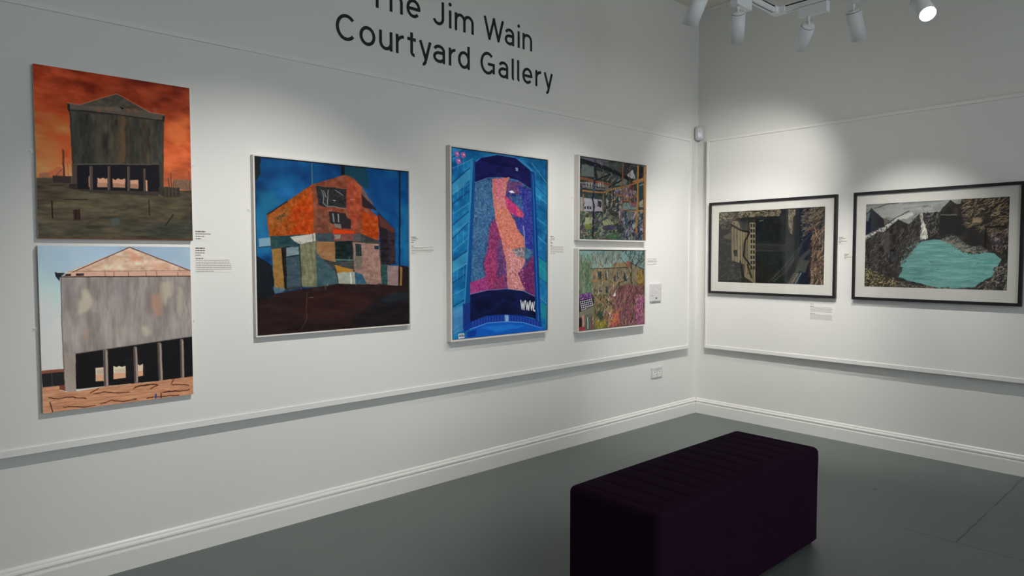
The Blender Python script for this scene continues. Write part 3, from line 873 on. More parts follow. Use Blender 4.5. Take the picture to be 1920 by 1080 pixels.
  ('line',[894,274,952,251],10.6,(120,170,160),3,1.0),
  ('poly',[889,488,957,448,959,556,890,560],(170,170,130),6,0.8),
  ('line',[799,231,987,171],34.5,(172,116,52),3,1.0),
  ('line',[869,6,866,502,843,896],29.2,(184,122,50),3,1.0),
  ('line',[979,5,987,494,982,1000],35.8,(188,122,48),2,1.0),
  ('line',[962,19,968,991],8.0,(110,70,40),2,1.0),
  ('line',[215,10,214,191,203,302,200,434,178,501,198,566,196,721,192,833,186,978],22.5,(22,26,48),7,1.0),
  ('dabs',[203,7,228,4,203,989,178,989],50,21.2,8.0,30,90,[(90,110,150),(30,34,60),(60,80,120)],56,0.85),
  ('dabs',[2,10,997,9,999,978,6,991],700,18.6,5.3,60,90,[(24,28,34),(60,70,70),(130,130,120),(50,80,90),(110,80,50),(34,40,60),(90,100,90)],58,0.5),
  ('line',[869,6,866,502,843,896],19.9,(172,112,46),3,1.0),
  ('line',[979,5,987,494,982,1000],26.5,(176,114,46),2,1.0),
  ('line',[48,413,165,415,342,414,498,348,716,292,1004,175],11.9,(160,110,56),3,1.0),
  ('line',[0,2,1000,2],9.3,(30,34,40),1,1.0),
  ('line',[2,2,1,1000],11.9,(34,40,44),1,1.0),
  ('dabs',[0,0,1000,0,1000,1000,0,1000],260,29.2,6.6,45,90,[(24,28,34),(150,156,150),(90,110,110),(40,50,60)],57,0.55),
 ],
 'pink_bushes': [
  ('grad',((0,(120,168,168)),(250,(140,176,166)),(500,(130,140,110)),(1000,(100,90,70)))),
  ('noise',None,(14,14,14),7,8,61),
  ('poly',[-3,155,170,167,185,522,-3,547],(92,128,98),8,1.0),
  ('dabs',[-4,101,182,102,185,522,-3,558],150,158.9,6.6,90,6,[(60,100,74),(130,160,120),(110,140,90),(50,80,60),(150,140,100)],62,0.85),
  ('poly',[164,231,349,225,602,206,710,161,794,174,982,270,974,508,608,540,185,522],(146,128,92),4,1.0),
  ('poly',[164,231,349,231,351,393,171,399],(166,140,96),6,0.8),
  ('poly',[480,171,682,150,711,207,481,227],(160,130,80),6,1.0),
  ('poly',[696,144,758,139,760,231,712,230],(166,90,84),3,1.0),
  ('poly',[881,268,981,246,983,556,874,527],(190,140,40),8,1.0),
  ('line',[164,231,468,227,712,224],10.6,(44,40,44),3,1.0),
  ('line',[766,162,982,258],11.9,(50,48,44),3,1.0),
  ('poly',[259,268,317,269,322,370,267,368],(44,52,66),3,1.0),
  ('poly',[549,285,584,286,585,366,550,365],(44,52,66),3,1.0),
  ('poly',[658,287,699,288,702,404,663,403],(44,52,66),3,1.0),
  ('poly',[376,293,409,293,404,384,377,383],(44,52,66),3,1.0),
  ('poly',[287,459,326,460,327,540,288,538],(44,52,66),3,1.0),
  ('poly',[378,462,418,464,419,544,382,542],(44,52,66),3,1.0),
  ('poly',[506,318,533,319,532,399,505,398],(44,52,66),3,1.0),
  ('line',[402,271,406,338],11.9,(206,198,184),3,0.8),
  ('line',[576,274,580,343],11.9,(206,198,184),3,0.8),
  ('line',[685,282,689,351],11.9,(206,198,184),3,0.8),
  ('line',[714,335,718,404],11.9,(206,198,184),3,0.8),
  ('line',[338,393,342,461],11.9,(206,198,184),3,0.8),
  ('line',[313,437,316,505],11.9,(206,198,184),3,0.8),
  ('line',[498,444,501,513],11.9,(206,198,184),3,0.8),
  ('line',[171,394,351,388,606,436],13.2,(176,130,60),4,1.0),
  ('line',[184,433,191,500],15.9,(130,190,180),4,1.0),
  ('line',[207,25,310,158,350,236,340,529],7.9,(160,112,68),5,0.9),
  ('line',[347,3,343,236,366,575],7.9,(160,112,68),5,0.9),
  ('line',[491,13,481,216,496,352],7.9,(160,112,68),5,0.9),
  ('line',[572,47,507,193,503,330,473,627],7.9,(160,112,68),5,0.9),
  ('line',[598,13,521,239],7.9,(160,112,68),5,0.9),
  ('line',[270,36,323,213],7.9,(160,112,68),5,0.9),
  ('line',[439,36,467,170],7.9,(160,112,68),5,0.9),
  ('line',[169,36,246,135,323,202],7.9,(160,112,68),5,0.9),
  ('line',[599,92,683,173,769,324,857,432,903,552],7.3,(50,60,54),5,0.95),
  ('line',[762,12,758,127,784,325,780,477,841,957],7.3,(50,60,54),5,0.95),
  ('line',[847,24,793,128,774,197],7.3,(50,60,54),5,0.95),
  ('line',[694,47,757,104],7.3,(50,60,54),5,0.95),
  ('line',[903,12,892,128,838,244],7.3,(50,60,54),5,0.95),
  ('line',[961,35,920,128,851,209],7.3,(50,60,54),5,0.95),
  ('line',[546,115,606,98],7.3,(50,60,54),5,0.95),
  ('line',[985,129,907,163],7.3,(50,60,54),5,0.95),
  ('line',[413,80,375,169],7.3,(50,60,54),5,0.95),
  ('line',[387,103,414,181],7.3,(50,60,54),5,0.95),
  ('line',[773,162,776,477,814,715,827,968],23.8,(62,74,50),5,0.9),
  ('dabs',[625,7,996,6,988,247,794,162],70,45.0,6.6,60,80,[(40,50,52),(60,70,60)],63,0.85),
  ('dabs',[182,14,625,13,629,218,183,222],90,79.5,5.3,75,30,[(150,110,80),(90,90,76),(180,180,160),(70,80,80)],64,0.8),
  ('dabs',[170,233,712,225,982,270,975,532,185,522],420,34.4,6.6,88,14,[(176,146,100),(110,90,60),(70,80,66),(196,180,150),(150,110,60),(90,100,84),(50,54,56)],59,0.8),
  ('dabs',[881,268,981,246,984,604,874,551],60,29.1,9.3,80,40,[(200,150,40),(60,60,40),(150,120,50)],60,0.85),
  ('dabs',[2,15,996,12,1003,247,3,515],260,45.0,4.0,85,26,[(90,130,110),(60,80,76),(150,110,76),(150,180,170)],72,0.7),
  ('poly',[526,537,579,469,744,440,989,508,1000,1000,452,986,368,690],(130,74,82),12,1.0),
  ('poly',[185,567,366,553,474,696,479,1000,188,987,224,682],(104,96,62),8,1.0),
  ('dabs',[498,489,987,460,1000,994,371,979,367,621],1000,45.0,7.9,75,45,[(176,84,108),(140,56,78),(196,104,124),(104,48,58),(160,98,66),(112,104,56),(80,56,62),(204,134,118),(54,54,46),(70,60,50)],65,0.85),
  ('dabs',[422,786,584,772,588,985,425,984],120,31.8,10.6,60,70,[(226,90,50),(230,150,40),(216,60,90)],66,0.85),
  ('dabs',[847,598,988,580,1000,994,857,995],160,31.8,10.6,50,60,[(200,80,150),(220,130,170),(150,60,120)],67,0.85),
  ('dabs',[223,524,473,580,530,769,425,996,188,987],420,53.0,7.9,80,40,[(150,120,70),(70,80,50),(190,150,110),(60,60,50),(120,130,60),(170,90,70),(200,190,180)],68,0.85),
  ('poly',[239,911,370,898,385,992,240,998],(150,140,40),10,0.8),
  ('dabs',[226,887,383,899,385,998,227,996],60,26.5,10.6,90,40,[(190,170,30),(110,110,40)],69,0.85),
  ('poly',[494,593,521,536,538,583,522,601],(224,220,214),3,1.0),
  ('poly',[422,809,456,799,449,834],(214,190,190),3,1.0),
  ('line',[185,522,250,615,315,664,422,762],9.3,(176,140,90),4,0.85),
  ('line',[314,528,341,620,476,789],9.3,(176,140,90),4,0.85),
  ('line',[587,938,529,699,472,534],9.3,(176,140,90),4,0.85),
  ('line',[288,561,185,635],9.3,(176,140,90),4,0.85),
  ('line',[651,635,584,772],9.3,(176,140,90),4,0.85),
  ('line',[718,545,638,705],9.3,(176,140,90),4,0.85),
  ('line',[526,514,578,423,660,403],10.6,(60,52,46),4,0.9),
  ('line',[608,540,578,435],10.6,(60,52,46),4,0.9),
  ('line',[380,622,502,721],10.6,(60,52,46),4,0.9),
  ('line',[784,953,823,787],10.6,(60,52,46),4,0.9),
  ('poly',[3,603,9,548,172,527,211,613,218,670,35,755,3,770],(40,36,50),2,1.0),
  ('poly',[9,550,172,530,195,596,16,620],(130,70,160),4,1.0),
  ('dabs',[9,550,172,530,195,596,16,620],30,23.8,10.6,60,40,[(80,30,90),(170,120,200),(50,20,50)],70,0.85),
  ('poly',[17,635,33,632,34,646,18,648],(214,214,222),1,1.0),
  ('poly',[42,630,58,628,59,641,43,644],(214,214,222),1,1.0),
  ('poly',[67,626,83,624,84,637,68,640],(214,214,222),1,1.0),
  ('poly',[92,622,108,619,109,633,93,635],(214,214,222),1,1.0),
  ('poly',[117,618,133,615,135,629,118,631],(214,214,222),1,1.0),
  ('poly',[142,613,159,611,160,624,143,627],(214,214,222),1,1.0),
  ('poly',[167,609,184,606,185,620,169,622],(214,214,222),1,1.0),
  ('poly',[22,659,38,657,39,670,23,673],(214,214,222),1,1.0),
  ('poly',[47,655,63,653,64,666,48,669],(214,214,222),1,1.0),
  ('poly',[72,651,88,649,89,662,73,664],(214,214,222),1,1.0),
  ('poly',[97,647,113,644,115,658,98,660],(214,214,222),1,1.0),
  ('poly',[122,643,138,640,140,654,123,656],(214,214,222),1,1.0),
  ('poly',[147,638,164,636,165,649,149,652],(214,214,222),1,1.0),
  ('poly',[173,634,189,631,191,645,174,648],(214,214,222),1,1.0),
  ('poly',[27,684,43,682,44,695,28,698],(214,214,222),1,1.0),
  ('poly',[52,680,68,678,69,691,53,694],(214,214,222),1,1.0),
  ('poly',[77,676,93,673,94,687,78,689],(214,214,222),1,1.0),
  ('poly',[102,672,118,669,120,683,103,685],(214,214,222),1,1.0),
  ('poly',[127,667,144,665,145,679,129,681],(214,214,222),1,1.0),
  ('poly',[153,663,169,661,170,674,154,677],(214,214,222),1,1.0),
  ('poly',[178,659,195,657,196,670,179,673],(214,214,222),1,1.0),
  ('poly',[32,709,48,707,49,720,33,723],(214,214,222),1,1.0),
  ('poly',[57,705,73,703,74,716,58,718],(214,214,222),1,1.0),
  ('poly',[82,701,98,698,100,712,83,714],(214,214,222),1,1.0),
  ('poly',[107,697,124,694,125,708,108,710],(214,214,222),1,1.0),
  ('poly',[132,692,149,690,150,704,134,706],(214,214,222),1,1.0),
  ('poly',[158,688,174,686,176,700,159,702],(214,214,222),1,1.0),
  ('poly',[183,684,200,682,201,695,185,698],(214,214,222),1,1.0),
  ('poly',[37,734,53,732,54,745,38,747],(214,214,222),1,1.0),
  ('poly',[62,730,78,727,80,741,63,743],(214,214,222),1,1.0),
  ('poly',[87,726,103,723,105,737,88,739],(214,214,222),1,1.0),
  ('poly',[112,722,129,719,130,733,114,735],(214,214,222),1,1.0),
  ('poly',[138,718,154,715,155,729,139,731],(214,214,222),1,1.0),
  ('poly',[163,713,180,711,181,725,164,727],(214,214,222),1,1.0),
  ('poly',[189,709,205,707,207,721,190,723],(214,214,222),1,1.0),
  ('line',[35,761,211,695],9.3,(36,30,40),2,1.0),
  ('poly',[16,765,212,704,212,795,16,815],(126,122,96),8,1.0),
  ('poly',[4,837,42,834,43,987,4,989],(36,24,30),3,1.0),
  ('poly',[47,806,79,803,79,967,50,976],(200,130,120),6,1.0),
  ('poly',[104,844,146,841,147,978,108,983],(60,90,80),3,1.0),
  ('line',[125,843,129,980],10.6,(206,214,206),2,1.0),
  ('line',[174,849,182,964],23.8,(120,70,84),5,1.0),
  ('poly',[4,949,85,950,86,996,4,995],(170,40,60),6,1.0),
  ('line',[218,704,226,979],21.2,(110,110,60),5,1.0),
  ('poly',[245,820,290,766,356,839,317,917],(44,70,50),10,0.8),
  ('line',[0,1,1000,1],10.6,(46,54,54),1,1.0),
  ('line',[974,2,1000,994],7.9,(70,74,70),1,0.7),
 ],
 'dark_tower_print': [
  ('bg',(38,38,36)),
  ('noise',None,(10,10,9),10,8,71),
  ('poly',[0,0,607,-8,608,94,358,102,136,134,2,144],(86,80,66),6,1.0),
  ('dabs',[0,8,607,2,608,98,220,85,4,124],260,31.3,6.5,10,70,[(150,136,108),(50,48,42),(120,110,90),(30,30,28),(170,160,130)],72,0.85),
  ('dabs',[1,124,135,114,138,389,5,403],110,39.1,6.5,20,50,[(120,112,94),(40,40,38),(90,84,70)],73,0.85),
  ('poly',[0,243,125,241,142,741,257,934,6,996],(34,36,38),10,0.8),
  ('dabs',[2,383,133,389,171,741,340,932,6,996],200,26.1,5.2,0,80,[(64,64,60),(24,26,28),(90,86,74),(44,46,48)],74,0.85),
  ('poly',[51,346,126,300,133,389,59,376],(110,100,78),8,0.7),
  ('poly',[133,133,207,139,373,246,381,997,368,998,271,915,272,741,142,692],(124,112,86),3,1.0),
  ('noise',[133,133,373,246,381,997,142,692],(26,24,20),34,3,75),
  ('line',[159,166,168,746],5.2,(60,54,42),2,0.8),
  ('line',[187,179,197,774],5.2,(60,54,42),2,0.8),
  ('line',[221,196,231,806],5.2,(60,54,42),2,0.8),
  ('line',[247,208,256,830],5.2,(60,54,42),2,0.8),
  ('line',[272,220,281,854],5.2,(60,54,42),2,0.8),
  ('line',[294,230,304,875],5.2,(60,54,42),2,0.8),
  ('poly',[200,138,318,166,333,301,222,237],(50,54,54),6,0.9),
  ('line',[136,193,222,260,326,305],18.3,(24,26,30),3,1.0),
  ('line',[319,304,272,414,261,626,338,760],16.9,(22,24,28),3,1.0),
  ('poly',[318,162,372,170,381,817,327,741],(136,124,98),2,1.0),
  ('poly',[326,182,343,187,343,233,327,228],(22,24,28),1,1.0),
  ('poly',[351,184,367,189,368,235,351,230],(22,24,28),1,1.0),
  ('poly',[327,255,344,260,344,306,328,301],(22,24,28),1,1.0),
  ('poly',[352,257,368,261,368,307,352,302],(22,24,28),1,1.0),
  ('poly',[328,328,344,333,345,378,328,374],(22,24,28),1,1.0),
  ('poly',[352,329,369,334,369,380,353,375],(22,24,28),1,1.0),
  ('poly',[329,401,345,405,346,451,329,447],(22,24,28),1,1.0),
  ('poly',[353,402,370,406,370,452,354,448],(22,24,28),1,1.0),
  ('poly',[329,474,346,478,346,524,330,519],(22,24,28),1,1.0),
  ('poly',[354,474,370,479,371,524,354,520],(22,24,28),1,1.0),
  ('poly',[330,546,347,550,347,596,331,592],(22,24,28),1,1.0),
  ('poly',[355,547,371,551,371,597,355,593],(22,24,28),1,1.0),
  ('poly',[331,619,347,623,348,669,331,665],(22,24,28),1,1.0),
  ('poly',[355,619,372,623,372,669,356,665],(22,24,28),1,1.0),
  ('poly',[332,692,348,696,349,741,332,737],(22,24,28),1,1.0),
  ('poly',[356,692,373,696,373,741,357,737],(22,24,28),1,1.0),
  ('poly',[333,764,349,768,349,814,333,810],(22,24,28),1,1.0),
  ('poly',[357,764,373,768,374,813,357,810],(22,24,28),1,1.0),
  ('poly',[154,546,197,537,205,635,167,624],(30,30,30),5,1.0),
  ('line',[227,703,260,915],23.5,(30,30,32),5,0.8),
  ('line',[304,741,340,913],20.9,(28,30,32),5,0.8),
  ('poly',[372,90,646,97,679,1006,381,1003],(20,26,26),2,1.0),
  ('noise',[372,90,646,97,679,1006,381,1003],(5,6,5),8,5,76),
  ('line',[192,109,492,107],20.9,(26,32,34),4,1.0),
  ('line',[413,150,450,145],5.2,(120,120,110),2,1.0),
  ('poly',[375,437,649,429,650,502,376,513],(44,46,44),12,0.6),
  ('poly',[613,11,676,8,679,997,642,998],(34,38,38),3,1.0),
  ('poly',[680,23,747,24,745,87,721,125,718,340,701,330,679,192],(120,112,88),3,1.0),
  ('dabs',[680,23,747,24,721,125,718,322,685,265],50,18.3,5.2,80,60,[(60,56,48),(170,160,130),(90,84,66)],77,0.85),
  ('poly',[745,15,812,14,810,453,751,669,741,995,679,1006,674,411,735,341],(22,28,36),3,1.0),
  ('poly',[661,356,736,378,738,668,678,814,640,851],(42,46,50),6,0.8),
  ('dabs',[812,21,994,12,994,232,815,417],300,52.2,6.5,35,50,[(134,120,94),(40,38,36),(90,84,72),(24,26,30),(120,112,96)],78,0.85),
  ('poly',[815,381,984,196,894,528,871,670,886,999,778,997,799,669,810,525],(22,30,42),4,1.0),
  ('line',[513,975,652,759,810,453,973,195],13.0,(70,72,72),4,0.6),
  ('line',[552,973,678,814,798,507],13.0,(70,72,72),4,0.6),
  ('line',[536,938,562,967],5.2,(84,84,80),2,0.7),
  ('line',[552,916,578,945],5.2,(84,84,80),2,0.7),
  ('line',[567,893,593,922],5.2,(84,84,80),2,0.7),
  ('line',[582,871,608,900],5.2,(84,84,80),2,0.7),
  ('line',[597,848,623,877],5.2,(84,84,80),2,0.7),
  ('line',[612,826,638,855],5.2,(84,84,80),2,0.7),
  ('line',[627,804,653,833],5.2,(84,84,80),2,0.7),
  ('line',[642,782,668,811],5.2,(84,84,80),2,0.7),
  ('line',[657,759,682,789],5.2,(84,84,80),2,0.7),
  ('line',[672,737,697,767],5.2,(84,84,80),2,0.7),
  ('line',[687,715,712,745],5.2,(84,84,80),2,0.7),
  ('line',[701,694,726,723],5.2,(84,84,80),2,0.7),
  ('line',[716,672,741,701],5.2,(84,84,80),2,0.7),
  ('line',[731,650,756,679],5.2,(84,84,80),2,0.7),
  ('line',[698,987,776,813,799,669,870,563],33.9,(64,66,62),4,1.0),
  ('poly',[799,669,871,687,837,848,770,813],(70,74,66),4,1.0),
  ('line',[698,987,741,991],6.5,(120,112,92),2,0.8),
  ('line',[708,961,751,965],6.5,(120,112,92),2,0.8),
  ('line',[717,936,760,940],6.5,(120,112,92),2,0.8),
  ('line',[727,910,770,914],6.5,(120,112,92),2,0.8),
  ('line',[737,884,779,889],6.5,(120,112,92),2,0.8),
  ('line',[746,859,789,864],6.5,(120,112,92),2,0.8),
  ('line',[753,991,801,849],13.0,(100,112,130),3,1.0),
  ('line',[724,992,772,864],9.1,(130,122,100),3,1.0),
  ('poly',[894,528,993,601,1000,1000,888,999],(104,92,76),6,1.0),
  ('dabs',[892,314,994,249,998,1000,888,999],420,46.9,6.5,65,45,[(150,124,96),(60,50,44),(110,90,74),(34,32,32),(170,146,116),(80,66,58)],79,0.85),
  ('dabs',[0,4,1000,4,1000,995,0,1000],200,26.1,3.9,20,80,[(60,60,56),(26,28,30)],80,0.5),
 ],
 'turquoise_lake_print': [
  ('bg',(40,38,38)),
  ('noise',None,(14,13,12),9,8,81),
  ('poly',[0,2,676,-1,640,61,546,132,420,154,331,260,249,207,176,210,123,166,3,91],(132,136,134),3,1.0),
  ('noise',[0,2,676,-1,546,132,331,260,3,141],(18,18,18),7,16,82),
  ('poly',[79,80,174,22,369,22,545,53,488,111,350,117,207,188,133,166],(158,162,158),16,0.7),
  ('line',[68,54,174,5,247,4],5.8,(60,62,62),3,1.0),
  ('line',[299,73,409,61,488,67],7.7,(96,98,98),8,0.5),
  ('poly',[0,141,41,47,74,96,133,175,145,266,103,313,2,351],(28,36,46),4,1.0),
  ('poly',[1,124,36,93,20,209,2,208],(110,130,140),4,0.8),
  ('poly',[133,175,197,212,145,266],(90,92,90),6,1.0),
  ('line',[2,401,82,354,177,276,249,190,350,149],28.8,(176,180,174),8,1.0),
  ('dabs',[2,376,81,329,249,174,249,223,82,379,6,418],70,13.5,5.8,150,40,[(210,212,206),(100,104,100),(60,62,62)],83,0.85),
  ('line',[145,266,249,166,330,107],6.7,(50,52,54),3,1.0),
  ('poly',[1,435,114,331,193,383,198,269,249,199,331,260,371,198,410,137,423,440,354,535,284,663,276,892,150,845,3,763],(38,35,35),5,1.0),
  ('noise',[1,435,114,331,198,269,331,260,410,137,428,441,284,663,276,892,3,763],(14,13,12),18,14,84),
  ('dabs',[1,435,114,331,198,269,331,260,410,137,428,441,284,663,276,892,3,763],520,36.5,4.8,60,50,[(74,70,66),(24,22,24),(54,52,52),(96,90,84),(30,30,32)],85,0.85),
  ('poly',[108,347,188,334,200,531,148,596],(92,92,90),12,0.6),
  ('poly',[425,138,546,132,583,64,620,1,649,47,731,-7,1000,0,998,667,881,606,738,604,673,542,644,479,569,430,472,418],(40,37,35),4,1.0),
  ('noise',[430,139,546,132,620,6,731,-7,998,4,998,667,738,604,569,430,472,418],(14,12,10),14,12,86),
  ('dabs',[430,139,546,132,549,398,472,410],200,21.2,4.8,60,80,[(110,108,104),(40,38,38),(80,78,76),(24,24,24)],87,0.85),
  ('dabs',[694,5,998,7,999,460,716,297],330,44.2,4.8,25,40,[(120,104,78),(60,52,44),(30,28,28),(90,78,62),(150,130,100)],88,0.85),
  ('poly',[546,147,697,189,735,375,606,400,540,397],(26,27,29),14,0.8),
  ('poly',[770,224,832,213,824,273,761,269],(150,130,98),10,0.7),
  ('line',[556,171,659,168],6.7,(120,114,104),4,0.8),
  ('poly',[851,305,989,297,989,327,864,332,863,576,845,575],(20,20,22),3,0.85),
  ('poly',[739,329,851,350,846,590,746,543],(34,34,34),6,0.6),
  ('poly',[648,4,694,2,686,50,653,55],(140,140,134),6,0.8),
  ('poly',[406,150,425,141,441,250,463,347,474,426,421,448,417,361,426,266],(178,178,168),5,1.0),
  ('dabs',[408,153,425,148,463,347,472,426,423,440],60,17.3,4.8,80,30,[(220,220,210),(110,108,100)],89,0.85),
  ('poly',[428,465,492,443,569,445,645,494,720,589,783,612,863,583,916,606,960,666,935,756,910,846,841,908,797,967,669,991,556,992,458,959,338,914,266,876,296,761,265,745,305,663,354,551],(90,142,139),5,1.0),
  ('noise',[354,551,492,443,645,494,783,612,960,666,910,846,797,967,556,992,338,914,266,876],(14,14,14),4,26,90),
  ('dabs',[354,551,492,443,645,494,783,612,960,666,910,846,797,967,556,992,338,914,266,876],240,57.7,3.8,2,5,[(112,164,160),(80,134,130),(128,174,172),(66,124,120)],91,0.5),
  ('line',[296,785,417,792,553,778],4.8,(60,110,106),5,0.6),
  ('line',[378,881,497,902,516,917],4.8,(60,110,106),5,0.6),
  ('line',[760,868,831,872],4.8,(60,110,106),5,0.6),
  ('line',[724,911,796,903],4.8,(60,110,106),5,0.6),
  ('line',[664,541,570,524],4.8,(60,110,106),5,0.6),
  ('line',[327,834,437,840],4.8,(60,110,106),5,0.6),
  ('poly',[847,681,917,666,908,704,856,708],(60,140,126),8,0.6),
  ('poly',[569,445,606,384,671,403,737,512,827,522,881,576,783,605,710,573,645,494],(74,72,68),8,1.0),
  ('dabs',[569,445,625,377,737,512,881,576,783,611,710,581],260,21.2,4.8,30,60,[(120,118,110),(50,50,50),(96,110,104),(36,34,34),(140,130,110)],92,0.85),
  ('dabs',[354,486,413,456,325,664,265,761,256,876,284,663],110,23.1,5.8,60,60,[(80,78,76),(40,38,38),(100,140,136)],93,0.85),
  ('poly',[935,741,968,681,998,667,1000,1000,788,998,841,908,910,861],(48,46,44),6,1.0),
  ('dabs',[918,756,998,681,1000,996,797,993,902,876],260,17.3,4.8,30,80,[(110,106,96),(40,40,40),(80,76,70),(140,134,116),(26,26,28)],94,0.85),
  ('poly',[0,763,107,829,256,909,419,968,556,995,833,996,556,1005,0,1000],(50,44,38),6,1.0),
  ('dabs',[0,755,129,829,256,909,257,999,0,997],260,15.4,5.8,30,80,[(140,124,70),(50,46,40),(96,86,60),(170,160,110),(34,32,32)],95,0.85),
  ('dabs',[256,912,419,972,743,988,743,1003,257,1004],140,15.4,4.8,10,70,[(90,84,70),(40,38,36),(140,130,110)],96,0.85),
  ('poly',[878,381,956,414,967,548,897,516],(60,54,56),12,0.6),
  ('dabs',[869,366,994,371,997,608,907,576],90,19.2,5.8,40,70,[(110,92,84),(50,44,60),(30,28,30),(130,116,100)],97,0.85),
  ('dabs',[0,0,1000,0,1000,1000,0,1000],120,25.0,2.9,20,80,[(80,80,76),(26,26,26)],98,0.4),
 ],
}
# light falling on each picture (top left, top right, bottom right, bottom left), relative to a full-white reading
LIGHT = {
 'orange_sky': (0.183, 0.423, 0.986, 0.464),
 'pale_silo': (0.524, 0.856, 0.618, 0.505),
 'orange_house': (1.002, 0.542, 0.811, 0.769),
 'blue_billboard': (0.459, 0.998, 0.605, 0.648),
 'ruined_interior': (0.647, 0.331, 1.206, 0.656),
 'pink_bushes': (0.628, 1.148, 0.850, 0.530),
 'dark_tower_print': (1.184, 1.116, 0.998, 0.981),
 'turquoise_lake_print': (1.051, 0.519, 0.537, 0.767),
}


def vnoise(h, w_, fx, fy, seed, octv=3):
    rg = np.random.default_rng(seed)
    out = np.zeros((h, w_)); amp = 1.0; tot = 0
    for k in range(octv):
        gx, gy = max(2, int(fx * 2 ** k)) + 2, max(2, int(fy * 2 ** k)) + 2
        g = rg.random((gy, gx)) * 2 - 1
        x = np.linspace(0, gx - 1.001, w_); y = np.linspace(0, gy - 1.001, h)
        xi = x.astype(int); yi = y.astype(int)
        tx = x - xi; ty = y - yi
        tx = tx * tx * (3 - 2 * tx); ty = (ty * ty * (3 - 2 * ty))[:, None]
        a = g[yi][:, xi]; b = g[yi][:, xi + 1]; c = g[yi + 1][:, xi]; d = g[yi + 1][:, xi + 1]
        out += amp * ((a * (1 - tx) + b * tx) * (1 - ty) + (c * (1 - tx) + d * tx) * ty)
        tot += amp; amp *= 0.55
    return out / tot * 1.6

